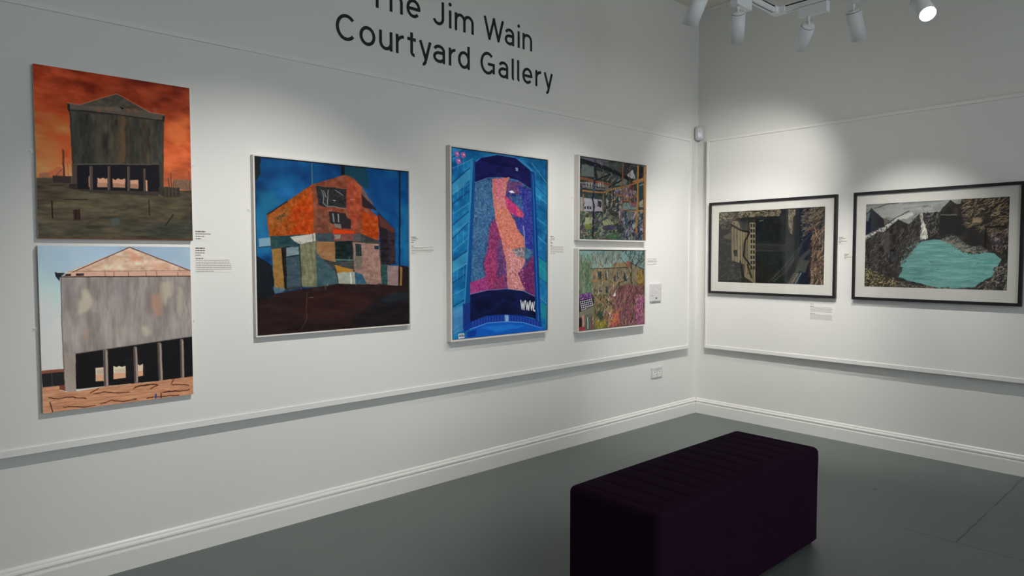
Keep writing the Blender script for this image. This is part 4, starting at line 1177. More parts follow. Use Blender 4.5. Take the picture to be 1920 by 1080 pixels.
# pigment richness and overall strength of each picture
TONE = {'ruined_interior': (0.78, 0.84), 'pink_bushes': (0.74, 0.86), 'orange_house': (1.04, 0.92), 'blue_billboard': (1.0, 0.95),
        'orange_sky': (1.03, 0.95), 'pale_silo': (0.92, 1.0), 'turquoise_lake_print': (0.88, 0.96), 'dark_tower_print': (0.9, 0.95)}
class Painting:
    def __init__(s, W, Hh, seed, key=''):
        s.W, s.H = W, Hh
        s.key = key
        s.img = np.zeros((Hh, W, 3))
        yy, xx = np.mgrid[0:Hh, 0:W]
        s.X = xx + 0.5; s.Y = yy + 0.5
        s.wx = vnoise(Hh, W, 22, 22, seed, 3); s.wy = vnoise(Hh, W, 22, 22, seed + 1, 3)
    def px(s, fl):
        a = np.asarray(fl, float).reshape(-1, 2) / 1000.0
        return a * (s.W, s.H)
    def bb(s, p, pad):
        x0 = max(0, int(p[:, 0].min() - pad)); x1 = min(s.W, int(p[:, 0].max() + pad) + 2)
        y0 = max(0, int(p[:, 1].min() - pad)); y1 = min(s.H, int(p[:, 1].max() + pad) + 2)
        return x0, x1, y0, y1
    def inside(s, p, X, Y):
        r = np.zeros(X.shape, bool)
        n = len(p)
        for i in range(n):
            xa, ya = p[i]; xb, yb = p[(i + 1) % n]
            if ya == yb: continue
            c = ((ya > Y) != (yb > Y)) & (X < (xb - xa) * (Y - ya) / (yb - ya) + xa)
            r ^= c
        return r
    def dist(s, p, X, Y):
        d = np.full(X.shape, 1e9)
        for (xa, ya), (xb, yb) in zip(p, p[1:]):
            dx, dy = xb - xa, yb - ya
            L = dx * dx + dy * dy + 1e-9
            t = np.clip(((X - xa) * dx + (Y - ya) * dy) / L, 0, 1)
            d = np.minimum(d, np.hypot(X - xa - t * dx, Y - ya - t * dy))
        return d
    def blend(s, box, mask, c, a):
        x0, x1, y0, y1 = box
        v = s.img[y0:y1, x0:x1]
        k = (mask * a)[..., None]
        v[:] = v * (1 - k) + np.asarray(c, float) * k
    def run(s, ops):
        for o in ops:
            k = o[0]
            if k == 'bg': s.img[:] = o[1]
            elif k == 'grad':
                v = np.linspace(0, 1000, s.H); st = o[1]
                for ch in range(3):
                    s.img[..., ch] = np.interp(v, [q[0] for q in st], [q[1][ch] for q in st])[:, None]
            elif k == 'poly':
                p = s.px(o[1]); wob = o[3] * s.W / 1000.0 * 0.8
                b = s.bb(p, wob * 2 + 2)
                x0, x1, y0, y1 = b
                if x1 <= x0 or y1 <= y0: continue
                X = s.X[y0:y1, x0:x1] + s.wx[y0:y1, x0:x1] * wob
                Y = s.Y[y0:y1, x0:x1] + s.wy[y0:y1, x0:x1] * wob
                m = s.inside(p, X, Y).astype(float)
                if o[3] >= 8: m = soften(m, int(o[3] * s.W / 1000.0 * 0.8))
                s.blend(b, m, o[2], o[4])
            elif k == 'line':
                p = s.px(o[1]); wd = o[2] * s.W / 1000.0; wob = o[4] * s.W / 1000.0
                b = s.bb(p, wd + wob * 2 + 2)
                x0, x1, y0, y1 = b
                if x1 <= x0 or y1 <= y0: continue
                X = s.X[y0:y1, x0:x1] + s.wx[y0:y1, x0:x1] * wob
                Y = s.Y[y0:y1, x0:x1] + s.wy[y0:y1, x0:x1] * wob
                d = s.dist(p, X, Y)
                m = np.clip(wd / 2 - d + 0.5, 0, 1)
                if o[4] >= 8: m = soften(m, int(o[4] * s.W / 1000.0 * 0.7))
                s.blend(b, m, o[3], o[5])
            elif k == 'noise':
                p = s.px(o[1]) if o[1] else np.array([[0, 0], [s.W, 0], [s.W, s.H], [0, s.H]], float)
                b = s.bb(p, 1); x0, x1, y0, y1 = b
                m = s.inside(p, s.X[y0:y1, x0:x1], s.Y[y0:y1, x0:x1]).astype(float)
                n = vnoise(y1 - y0, x1 - x0, o[3], o[4], o[5])
                s.img[y0:y1, x0:x1] += (m * n)[..., None] * np.asarray(o[2], float)
            elif k == 'dabs':
                p = s.px(o[1]); sc = s.W / 1000.0
                rg = np.random.default_rng(o[8])
                x0, x1, y0, y1 = s.bb(p, 0)
                cnt = 0; tries = 0
                while cnt < o[2] and tries < o[2] * 6:
                    tries += 1
                    q = np.array([rg.uniform(x0, x1), rg.uniform(y0, y1)])
                    if not s.inside(p, q[:1], q[1:])[0]: continue
                    cnt += 1
                    an = math.radians(o[5] + rg.normal() * o[6] * 0.5)
                    L = o[3] * sc * rg.uniform(0.5, 1.3); d = np.array([math.cos(an), -math.sin(an)]) * L / 2
                    bend = np.array([d[1], -d[0]]) * rg.normal() * 0.25
                    pl = np.array([q - d, q + bend, q + d])
                    c = np.asarray(o[7][rg.integers(len(o[7]))], float) + rg.normal() * 7
                    wd = max(1.2, o[4] * sc * rg.uniform(0.6, 1.3))
                    b = s.bb(pl, wd + 1)
                    if b[1] <= b[0] or b[3] <= b[2]: continue
                    dd = s.dist(pl, s.X[b[2]:b[3], b[0]:b[1]], s.Y[b[2]:b[3], b[0]:b[1]])
                    s.blend(b, np.clip(wd / 2 - dd + 0.5, 0, 1), c, o[9])
        sat, gain = TONE.get(s.key, (1.0, 1.0))
        lum = s.img.mean(axis=2, keepdims=True)
        return np.clip((lum + (s.img - lum) * sat) * gain, 2, 250)

def soften(m, r):
    r = max(1, min(r, 24))
    for ax in (0, 1):
        for _ in range(2):
            pad = [(0, 0), (0, 0)]; pad[ax] = (r, r)
            c = np.cumsum(np.pad(m, pad, mode='edge'), axis=ax)
            n = m.shape[ax]
            a = np.take(c, range(2 * r - 1, 2 * r - 1 + n), axis=ax)
            z = np.take(c, range(0, n), axis=ax)
            m = (a - z) / (2.0 * r - 1)
            m = np.clip(m, 0, 1)
    return m

def painted_mesh(name, key, p0, p1, z0, z1, axis, depth, back, W, Hh, light, material, side, seed):
    """a block on the wall whose front face carries the painting; p0 is its left end seen from the room"""
    S = 2
    P = Painting(W * S, Hh * S, seed, key)
    img = P.run(ART[key])
    img = img.reshape(Hh, S, W, S, 3).mean(axis=(1, 3))
    L = lin(img)
    # pigment = appearance under the gallery light / that light
    tl, tr, br, bl = light
    u = np.linspace(0, 1, W)[None, :]; v = np.linspace(0, 1, Hh)[:, None]
    ill = (tl * (1 - u) + tr * u) * (1 - v) + (bl * (1 - u) + br * u) * v
    mean = float(ill.mean())
    ill = mean * (ill / mean) ** 1.0
    L = np.clip(L * 0.97 / ill[..., None], 0.002, 0.9)
    xs = np.linspace(p0, p1, W); zs = np.linspace(z1, z0, Hh)
    XX, ZZ = np.meshgrid(xs, zs)
    co = np.zeros((Hh * W, 3))
    if axis == 'x': co[:, 0] = XX.ravel(); co[:, 1] = -depth
    else: co[:, 1] = XX.ravel(); co[:, 0] = -depth
    co[:, 2] = ZZ.ravel()
    idx = np.arange(Hh * W).reshape(Hh, W)
    q = np.stack([idx[:-1, :-1], idx[1:, :-1], idx[1:, 1:], idx[:-1, 1:]], -1).reshape(-1, 4)
    # block behind the face
    nb = Hh * W
    cor = []
    for (a, z) in ((p0, z1), (p1, z1), (p1, z0), (p0, z0)):
        for d in (depth, back):
            cor.append((a, -d, z) if axis == 'x' else (-d, a, z))
    co = np.vstack([co, np.array(cor)])
    sides = []
    for i in range(4):
        j = (i + 1) % 4
        sides.append([nb + 2 * i, nb + 2 * j, nb + 2 * j + 1, nb + 2 * i + 1])
    sides.append([nb + 1, nb + 3, nb + 5, nb + 7])
    q = np.vstack([q, np.array(sides)])
    me = bpy.data.meshes.new(name)
    me.vertices.add(len(co)); me.vertices.foreach_set('co', co.ravel())
    me.loops.add(len(q) * 4); me.loops.foreach_set('vertex_index', q.ravel())
    me.polygons.add(len(q)); me.polygons.foreach_set('loop_start', np.arange(len(q)) * 4)
    mi = np.zeros(len(q), int); mi[-5:] = 1
    me.polygons.foreach_set('material_index', mi)
    me.update()
    ca = me.color_attributes.new('paint', 'FLOAT_COLOR', 'POINT')
    rgba = np.ones((len(co), 4)); rgba[:nb, :3] = L.reshape(-1, 3); rgba[nb:, :3] = 0.5
    ca.data.foreach_set('color', rgba.ravel())
    me.materials.append(material); me.materials.append(side)
    me.validate()
    o = bpy.data.objects.new(name, me)
    COL.objects.link(o)
    return o

def adopt(o, root):
    o.parent = root
    o.matrix_parent_inverse = Matrix.Translation(-root.location)
    return o

def mirror_plate(root, x, z, sgn, proud=PD):
    """small fixing plate screwed to the board beside a picture on the left wall"""
    mb = MB()
    w2 = 0.0095
    mb.box(x - w2, x + w2, -proud - 0.002, -proud, z - 0.007, z + 0.007, 0.0006, 1)
    o = mb.build('fixing_plate', M_TRIM, root)
    MB().lathe([(0.0035, 0), (0.0035, 0.0012), (0.002, 0.002)], place((0, -1, 0), Vector((x - sgn * 0.003, -proud - 0.002, z))), 12).build('screw', M_PLASTIC, o)
    return o

GL = {}
def canvas_picture(name, key, x0, x1, z0, z1, label, cat, light, W, Hh, seed, depth=0.025, frame=None, fw=0.008, plates=(), rebate=0.004):
    root = empty(name, ((x0 + x1) / 2, -PD, z0), label, cat, 'paintings on the left wall')
    if frame is None:
        adopt(painted_mesh('canvas', key, x0, x1, z0, z1, 'x', PD + depth, PD + 0.0005, W, Hh, light, M_OIL, M_CANVAS, seed), root)
    else:
        d = PD + depth
        for nm, q in (('frame_rail', (x0, x1, -d, -PD - 0.0003, z0, z0 + fw)), ('frame_rail', (x0, x1, -d, -PD - 0.0003, z1 - fw, z1)),
                      ('frame_stile', (x0, x0 + fw, -d, -PD - 0.0003, z0 + fw, z1 - fw)), ('frame_stile', (x1 - fw, x1, -d, -PD - 0.0003, z0 + fw, z1 - fw))):
            MB().box(*q, 0.0008, 1).build(nm, frame, root)
        g = 0.003
        adopt(painted_mesh('canvas', key, x0 + fw + g, x1 - fw - g, z0 + fw + g, z1 - fw - g, 'x', d - rebate, PD + 0.001, W, Hh, light, M_OIL, M_CANVAS, seed), root)
        MB().box(x0 + fw, x1 - fw, -PD - 0.004, -PD - 0.0006, z0 + fw, z1 - fw).build('backing_board', M_FRAMEB, root)
    for x, z, sg in plates: mirror_plate(root, x, z, sg)
    return root

canvas_picture('canvas_painting', 'orange_sky', -4.618, -4.061, 1.405, 2.067,
    'unframed painting of a dark silo under an orange sky', 'painting', LIGHT['orange_sky'], 330, 380, 101,
    plates=((-4.630, 1.739, 1), (-4.049, 1.737, -1)))
canvas_picture('canvas_painting', 'pale_silo', -4.622, -4.073, 0.727, 1.377,
    'unframed painting of a pale grey silo on pillars under a blue sky', 'painting', LIGHT['pale_silo'], 330, 370, 111,
    plates=((-4.634, 1.055, 1), (-4.061, 1.052, -1)))
canvas_picture('framed_painting', 'orange_house', -3.793, -2.933, 0.956, 1.809,
    'white framed painting of an orange house against deep blue sky', 'painting', LIGHT['orange_house'], 330, 380, 121, 0.032, M_FRAMEW, 0.007,
    plates=((-3.804, 1.554, 1),))
canvas_picture('framed_painting', 'blue_billboard', -2.666, -1.859, 0.838, 1.978,
    'tall white framed painting of a blue billboard column showing a pink face', 'painting', LIGHT['blue_billboard'], 260, 430, 131, 0.040, M_FRAMEW, 0.011,
    plates=((-2.677, 1.703, 1),))
canvas_picture('framed_painting', 'ruined_interior', -1.578, -0.812, 1.446, 2.034,
    'small white framed painting of a ruined timber interior, upper of the pair', 'painting', LIGHT['ruined_interior'], 230, 240, 141, 0.045, M_FRAMEW, 0.010,
    plates=((-1.590, 1.738, 1), (-0.801, 1.478, -1)))
canvas_picture('framed_painting', 'pink_bushes', -1.582, -0.814, 0.809, 1.393,
    'small white framed painting of pink bushes and bare trees, lower of the pair', 'painting', LIGHT['pink_bushes'], 230, 240, 151, 0.045, M_FRAMEW, 0.010,
    plates=((-1.594, 1.097, 1), (-0.803, 1.378, -1)))

def print_picture(key, y0, y1, z0, z1, ay0, ay1, az0, az1, label, light, W, Hh, seed):
    """black frame, cream mount, print and glass on the right wall; y0 is the left end (nearer the corner)"""
    root = empty('framed_print', (-PD, (y0 + y1) / 2, z0), label, 'framed print', 'framed prints on the right wall')
    d = PD + 0.030; fw = 0.019
    for nm, q in (('frame_rail', (-d, -PD - 0.0003, y1, y0, z0, z0 + fw)), ('frame_rail', (-d, -PD - 0.0003, y1, y0, z1 - fw, z1)),
                  ('frame_stile', (-d, -PD - 0.0003, y1, y1 + fw, z0 + fw, z1 - fw)), ('frame_stile', (-d, -PD - 0.0003, y0 - fw, y0, z0 + fw, z1 - fw))):
        MB().box(*q, 0.001, 1).build(nm, M_FRAMEB, root)
    # mount board: a ring of four strips round the print opening
    mb = MB()
    a, b = -d + 0.012, -PD - 0.0006
    mb.box(a, b, y1 + fw, y0 - fw, z0 + fw, az0); mb.box(a, b, y1 + fw, y0 - fw, az1, z1 - fw)
    mb.box(a, b, y1 + fw, ay1, az0, az1); mb.box(a, b, ay0, y0 - fw, az0, az1)
    mb.build('mount', M_MAT, root)
    adopt(painted_mesh('print', key, ay0, ay1, az0, az1, 'y', d - 0.014, PD + 0.001, W, Hh, light, M_PRINT, M_MAT, seed), root)
    g = MB(); t = bmesh.new()
    gx = -d + 0.006
    vs_ = [t.verts.new(c) for c in ((gx, y0 - fw, z0 + fw), (gx, y1 + fw, z0 + fw), (gx, y1 + fw, z1 - fw), (gx, y0 - fw, z1 - fw))]
    t.faces.new(vs_); g.add(t)
    g.build('glass', M_GLASS, root)
    return root
print_picture('dark_tower_print', -0.159, -1.184, 1.034, 1.778, -0.243, -1.098, 1.128, 1.697,
    'black framed dark print of a tower, left of the two prints', LIGHT['dark_tower_print'], 280, 190, 161)
print_picture('turquoise_lake_print', -1.297, -2.266, 1.034, 1.780, -1.377, -2.190, 1.127, 1.694,
    'black framed print of a turquoise lake between dark rocks', LIGHT['turquoise_lake_print'], 340, 220, 171)

# ------------------------------------------------------------------ lettering on the wall
SWD = 0.0175                      # stroke width
def arc(cx, cy, rx, ry, a0, a1, n=18):
    return [(cx + rx * math.cos(math.radians(a0 + (a1 - a0) * i / n)), cy + ry * math.sin(math.radians(a0 + (a1 - a0) * i / n))) for i in range(n + 1)]
def glyph(ch, w):
    """centre lines of the strokes in a box w wide (outer), baseline at 0"""
    s = SWD / 2; X, C, A = 0.103, 0.136, 0.136
    l, r = s, w - s
    m = w / 2; hw = (r - l) / 2
    if ch == 'T': return [[(0, C - s), (w, C - s)], [(m, C), (m, 0)]]
    if ch == 'h': return [[(l, A), (l, 0)], [(l, X * 0.55)] + arc(m, X * 0.60, hw, X * 0.40 - s, 180, 0) + [(r, 0)]]
    if ch == 'n': return [[(l, X), (l, 0)], [(l, X * 0.55)] + arc(m, X * 0.60, hw, X * 0.40 - s, 180, 0) + [(r, 0)]]
    if ch == 'm':
        q = (r - l) / 4
        return [[(l, X), (l, 0)], [(l, X * 0.55)] + arc(l + q, X * 0.60, q, X * 0.40 - s, 180, 0) + [(m, 0)], [(m, X * 0.55)] + arc(r - q, X * 0.60, q, X * 0.40 - s, 180, 0) + [(r, 0)]]
    if ch == 'u': return [[(l, X), (l, X * 0.42)] + arc(m, X * 0.42, hw, X * 0.42 - s, 180, 360) + [(r, X * 0.45)], [(r, X), (r, 0)]]
    if ch == 'i': return [[(m, X), (m, 0)], 'dot']
    if ch == 'l': return [[(l, A), (l, X * 0.20)] + arc(l + 0.011, X * 0.20, 0.011, X * 0.20 - s, 180, 265)]
    if ch == 'r': return [[(l, X), (l, 0)], [(l, X * 0.52)] + arc(w + 0.002, X * 0.52, w + 0.002 - l, X * 0.48 - s, 180, 92)]
    if ch == 't':
        c = w * 0.50
        return [[(c, X * 1.28), (c, X * 0.24)] + arc(c + 0.017, X * 0.24, 0.017, X * 0.24 - s, 180, 280), [(0, X - s), (w, X - s)]]
    if ch == 'e': return [[(l, X * 0.49), (r, X * 0.49)], [(r, X * 0.42)] + arc(m, X / 2, hw, X / 2 - s, 0, 318, 30)]
    if ch == 'o': return [arc(m, X / 2, hw, X / 2 - s, 0, 360, 36)]
    if ch == 'a': return [arc(m, X * 0.66, hw, X * 0.34 - s, 160, 0, 14) + [(r, 0)],
                          [(r, X * 0.56), (m, X * 0.56)] + arc(m, X * 0.28 + s * 0.5, hw, X * 0.28 - s * 0.5, 90, 270, 16) + [(m + hw * 0.3, s)] + [(r, X * 0.22)]]
    if ch == 'd': return [[(r, A), (r, 0)], arc(m, X / 2, hw, X / 2 - s, 20, 340, 28)]
    if ch == 'y': return [[(s * 0.9, X), (m + s * 0.3, 0.004)], [(w - s * 0.9, X), (m - 0.002, -0.018)] + arc(m - 0.016, -0.016, 0.013, 0.011, -20, -100, 6)]
    if ch == 'C': return [arc(m + 0.006, C / 2, hw + 0.004, C / 2 - s, 42, 318, 36)]
    if ch == 'G': return [arc(m, C / 2, hw, C / 2 - s, 46, 322, 36), [(r, C * 0.07), (r, C * 0.53)], [(r + s, C * 0.47), (m + 0.002, C * 0.47)]]
    if ch == 'J': return [[(r, C), (r, C * 0.30)] + arc(m, C * 0.30, hw, C * 0.30 - s, 0, -165, 18)]
    if ch == 'W': return [[(s * 0.9, C), (w * 0.285, 0)], [(w * 0.265, 0), (m + s * 0.25, C)], [(m - s * 0.25, C), (w * 0.735, 0)], [(w * 0.715, 0), (w - s * 0.9, C)]]
def stroke_mesh(t, pts, wd, org, base, layer=0):
    hw = wd / 2
    P = [Vector(p) for p in pts]
    Q = [P[0]]
    for p in P[1:]:
        if (p - Q[-1]).length > 1e-5: Q.append(p)
    P = Q
    closed = (P[0] - P[-1]).length < 1e-4
    if closed: P = P[:-1]
    n = len(P); L, R_ = [], []
    for i in range(n):
        a = P[i - 1] if (i > 0 or closed) else None
        b = P[(i + 1) % n] if (i < n - 1 or closed) else None
        d1 = (P[i] - a).normalized() if a is not None else None
        d2 = (b - P[i]).normalized() if b is not None else None
        if d1 is None: d1 = d2
        if d2 is None: d2 = d1
        nrm = Vector((-(d1 + d2).y, (d1 + d2).x))
        if nrm.length < 1e-6: nrm = Vector((-d1.y, d1.x))
        nrm.normalize()
        k = max(0.62, nrm.dot(Vector((-d1.y, d1.x))))
        L.append(P[i] + nrm * hw / k); R_.append(P[i] - nrm * hw / k)
    def v3(p, y): return t.verts.new((org + p.x, y, base + p.y))
    y0, y1 = -0.0004, -0.0016 - 0.00012 * layer
    rings = [(v3(L[i], y1), v3(R_[i], y1), v3(R_[i], y0), v3(L[i], y0)) for i in range(n)]
    m = n if closed else n - 1
    for i in range(m):
        a, b = rings[i], rings[(i + 1) % n]
        for j in range(4):
            t.faces.new((a[j], a[(j + 1) % 4], b[(j + 1) % 4], b[j]))
    if not closed:
        t.faces.new(rings[0][::-1]); t.faces.new(rings[-1])
root = empty('wall_lettering', (-2.54, 0, 2.44), 'dark grey wall lettering naming the gallery above the paintings', 'sign')
def line_of_letters(spec, base):
    for ch, x0, x1 in spec:
        t = bmesh.new()
        for k, st in enumerate(glyph(ch, x1 - x0)):
            if st == 'dot': stroke_mesh(t, arc((x1 - x0) / 2, 0.1365, 0.0055, 0.0055, 0, 360, 14), 0.0108, x0, base, k)
            else: stroke_mesh(t, st, SWD, x0, base, k)
        mb = MB(); mb.add(t); mb.build('letter', M_LETTER, root)
line_of_letters([('T', -3.138, -3.034), ('h', -3.009, -2.925), ('e', -2.901, -2.809), ('J', -2.724, -2.644), ('i', -2.612, -2.589), ('m', -2.567, -2.425),
                 ('W', -2.346, -2.184), ('a', -2.176, -2.097), ('i', -2.070, -2.046), ('n', -2.024, -1.940)], 2.667)
line_of_letters([('C', -3.331, -3.220), ('o', -3.194, -3.099), ('u', -3.076, -2.993), ('r', -2.972, -2.920), ('t', -2.897, -2.841), ('y', -2.819, -2.735), ('a', -2.723, -2.639),
                 ('r', -2.612, -2.564), ('d', -2.544, -2.456), ('G', -2.373, -2.259), ('a', -2.229, -2.148), ('l', -2.118, -2.090), ('l', -2.071, -2.042), ('e', -2.026, -1.937),
                 ('r', -1.910, -1.858), ('y', -1.832, -1.749)], 2.453)

# ------------------------------------------------------------------ caption cards
def caption(axis, a, b, z0, z1, lines, label, small=False, hdr=None, seed=0):
    """card with rows of tiny print; a = left end seen from the room. lines: list of (length fraction, bold)"""
    rg = random.Random(seed)
    ctr = ((a + b) / 2, -PD, z0) if axis == 'x' else (-PD, (a + b) / 2, z0)
    root = empty('caption_card', ctr, label, 'caption')
    sg = 1 if b > a else -1
    def bx(mb, p0, p1, d0, d1, za, zb):
        lo, hi = min(p0, p1), max(p0, p1)
        if axis == 'x': mb.box(lo, hi, -d1, -d0, za, zb)
        else: mb.box(-d1, -d0, lo, hi, za, zb)
    m = 0.004
    mb = MB(); bx(mb, a - sg * m, b + sg * m, PD, PD + 0.0012, z0 - 0.0018, z1 + 0.0018); mb.build('card', M_CARD, root)
    n = len(lines); pitch = (z1 - z0) / n
    for i, (fr, bd) in enumerate(lines):
        if fr <= 0: continue
        zc = z1 - (i + 0.5) * pitch
        hgt = pitch * (0.46 if bd else 0.34)
        x = 0.0; end = abs(b - a) * fr
        t = MB()
        while x < end - 0.002:
            wl = min(rg.uniform(0.004, 0.012) * (1.3 if bd else 1), end - x)
            bx(t, a + sg * x, a + sg * (x + wl), PD + 0.0012, PD + 0.0016, zc - hgt / 2, zc + hgt / 2)
            x += wl + 0.0018
        t.build('print_line', M_INK if (bd or not small) else M_INKG, root)
    return root
T4 = [(0.66, 1), (1.0, 0), (0.6, 0), (0.36, 0)]
caption('x', -4.042, -3.978, 1.410, 1.452, T4, 'four-line caption right of the orange sky painting', seed=1)
caption('x', -4.044, -4.001, 1.336, 1.378, [(1.0, 1), (0.95, 0), (0.9, 0), (0.5, 0)], 'four-line caption right of the pale silo painting, top of its column', seed=2)
caption('x', -4.043, -3.889, 1.266, 1.331, [(0.22, 1), (0.93, 0), (0.96, 0), (0.98, 0), (1, 0), (1, 0), (1, 0), (0.5, 0)], 'wide paragraph card right of the pale silo painting', seed=3, small=True)
caption('x', -2.908, -2.862, 1.411, 1.449, [(0.7, 1), (1.0, 0), (0.75, 0), (0.4, 1)], 'small four-line caption right of the orange house painting', seed=4)
caption('x', -2.908, -2.758, 1.351, 1.398, [(0.12, 1), (0.97, 0), (1, 0), (1, 0), (0.95, 0), (0.18, 0)], 'paragraph card right of the orange house painting', seed=5, small=True)
caption('x', -1.808, -1.768, 1.423, 1.475, [(0.7, 1), (1, 0), (0.95, 0), (0.2, 0), (0.5, 1)], 'small caption right of the blue billboard painting', seed=6)
caption('x', -1.807, -1.678, 1.352, 1.414, [(0.15, 1), (1, 0), (0.98, 0), (1, 0), (0.9, 0), (1, 0), (0.35, 0)], 'paragraph card right of the blue billboard painting', seed=7, small=True)
caption('x', -0.744, -0.622, 1.272, 1.324, [(1, 0), (1, 0), (1, 0), (1, 0), (0.95, 0)], 'paragraph card above the square wall plate, right of the pink bushes painting', seed=8, small=True)
caption('y', -1.192, -1.250, 1.430, 1.476, [(0.55, 1), (0.75, 0), (0.5, 0), (1.0, 0), (0.3, 1)], 'caption immediately right of the dark tower print', seed=9)
caption('y', -1.232, -1.284, 1.316, 1.354, [(0.6, 1), (0.35, 0), (1.0, 0), (0.3, 0)], 'caption immediately left of the turquoise lake print', seed=10)
caption('y', -0.997, -1.158, 0.874, 0.988, [(0.15, 1), (0, 0), (0.16, 1), (0.95, 0), (1, 0), (1, 0), (0.95, 0), (1, 0), (0, 0), (0.24, 1), (0.95, 0), (1, 0), (1, 0), (0.95, 0), (0.98, 0)], 'large text card below the dark tower print', seed=11, small=True)

# ------------------------------------------------------------------ socket, wall plate, sensor
def socket():
    x0, x1, z0, z1 = -0.629, -0.488, 0.365, 0.452
    r = empty('double_socket', ((x0 + x1) / 2, 0, z0), 'white double power socket low on the left wall near the corner', 'power socket')
    MB().box(x0, x1, -0.010, -0.0002, z0, z1, 0.004, 3).build('face_plate', M_PLASTIC, r)
    for k in (0, 1):
        cx = x0 + (x1 - x0) * (0.27 + 0.46 * k)
        MB().box(cx - 0.024, cx + 0.024, -0.0112, -0.0098, z0 + 0.010, z0 + 0.058, 0.0005, 1).build('outlet', M_TRIM, r)
        h = MB()
        h.box(cx - 0.0035, cx + 0.0035, -0.0116, -0.0108, z0 + 0.043, z0 + 0.052)
        h.box(cx - 0.014, cx - 0.008, -0.0116, -0.0108, z0 + 0.021, z0 + 0.026)
        h.box(cx + 0.008, cx + 0.014, -0.0116, -0.0108, z0 + 0.021, z0 + 0.026)
        h.build('pin_holes', M_DARKPL, r)
        sx = x0 + (x1 - x0) * (0.42 + 0.16 * k)
        s = MB().box(sx - 0.0075, sx + 0.0075, -0.0140, -0.0098, z0 + 0.055, z0 + 0.075, 0.001, 1).build('rocker_switch', M_PLASTIC, r)
        MB().box(sx - 0.004, sx + 0.004, -0.0144, -0.0138, z0 + 0.070, z0 + 0.073).build('switch_mark', M_DARKPL, s)
    for xx in (x0 + 0.010, x1 - 0.010):
        MB().lathe([(0.003, 0), (0.003, 0.001), (0.0015, 0.0015)], place((0, -1, 0), Vector((xx, -0.010, (z0 + z1) / 2))), 12).build('screw', M_STEEL, r)
socket()
def wall_plate():
    x0, x1, z0, z1 = -0.713, -0.574, 0.986, 1.123
    r = empty('wall_plate', ((x0 + x1) / 2, -PD, z0), 'square white two-gang wall plate on the board right of the paintings', 'wall plate')
    MB().box(x0, x1, -PD - 0.016, -PD - 0.0002, z0, z1, 0.003, 2).build('face_plate', M_PLASTIC, r)
    cx = (x0 + x1) / 2
    MB().box(cx - 0.040, cx + 0.040, -PD - 0.0175, -PD - 0.0158, z0 + 0.066, z0 + 0.070, 0.0004, 1).build('raised_bar', M_TRIM, r)
    MB().lathe([(0.024, 0), (0.024, 0.0014), (0.020, 0.0018), (0.020, 0.001)], place((0, -1, 0), Vector((cx, -PD - 0.016, z0 + 0.095))), 28).build('round_insert', M_PLASTIC, r)
    MB().box(cx - 0.007, cx + 0.007, -PD - 0.0185, -PD - 0.0158, z0 + 0.020, z0 + 0.030, 0.001, 1).build('switch', M_DARKPL, r)['label'] = 'small dark switch'
    for xx in (x0 + 0.018,):
        for zz in (z0 + 0.042, z0 + 0.096):
            MB().lathe([(0.0035, 0), (0.0035, 0.001)], place((0, -1, 0), Vector((xx, -PD - 0.016, zz))), 12).build('screw', M_STEEL, r)
    MB().lathe([(0.0035, 0), (0.0035, 0.001)], place((0, -1, 0), Vector((x1 - 0.018, -PD - 0.016, z0 + 0.096))), 12).build('screw', M_STEEL, r)
wall_plate()
def sensor():
    z0 = 2.308
    r = empty('motion_sensor', (-0.02, -0.02, z0), 'white motion sensor in the room corner above the hanging boards', 'motion sensor')
    d = Vector((-1, -1, 0)).normalized()
    c = Vector((-0.022, -0.022, z0 + 0.06))
    Mx = Matrix((Vector((d.y, -d.x, 0)), Vector((0, 0, 1)), d)).transposed().to_4x4()
    Mx.translation = c
    # housing: rounded D section extruded upwards, softened ends
    def rr(w_, h_, rad, n=6):
        p = []
        for cx_, cy_, a0 in ((w_ / 2 - rad, h_ / 2 - rad, 0), (-w_ / 2 + rad, h_ / 2 - rad, 90), (-w_ / 2 + rad, -h_ / 2 + rad, 180), (w_ / 2 - rad, -h_ / 2 + rad, 270)):
            for i in range(n + 1):
                a = math.radians(a0 + 90 * i / n); p.append((cx_ + rad * math.cos(a), cy_ + rad * math.sin(a)))
        return p
    t = bmesh.new()
    secs = [(0.0, 0.046, 0.100, 0.016), (0.010, 0.072, 0.116, 0.022), (0.028, 0.072, 0.116, 0.026), (0.038, 0.062, 0.106, 0.024), (0.044, 0.046, 0.088, 0.020), (0.046, 0.026, 0.060, 0.010)]
    rings = [[t.verts.new((x, y, zz)) for x, y in rr(a, b, c_)] for zz, a, b, c_ in secs]
    for A, B in zip(rings, rings[1:]):
        for i in range(len(A)):
            j = (i + 1) % len(A); f = t.faces.new((A[i], A[j], B[j], B[i])); f.smooth = True
    t.faces.new(rings[0][::-1]); t.faces.new(rings[-1])
    mb = MB(); mb.add(t, 0, Mx); mb.build('housing', M_SENSOR, r)
    mb = MB(); mb.lathe([(0.010, 0), (0.009, 0.006), (0.006, 0.009), (0.002, 0.010)], Mx @ Matrix.Translation((0, 0.012, 0.041)), 24)
    mb.build('lens', M_SENSOR, r)
M_SENSOR = mat('cool_white_plastic', (0.58, 0.62, 0.65), 0.15, 0.5)
sensor()

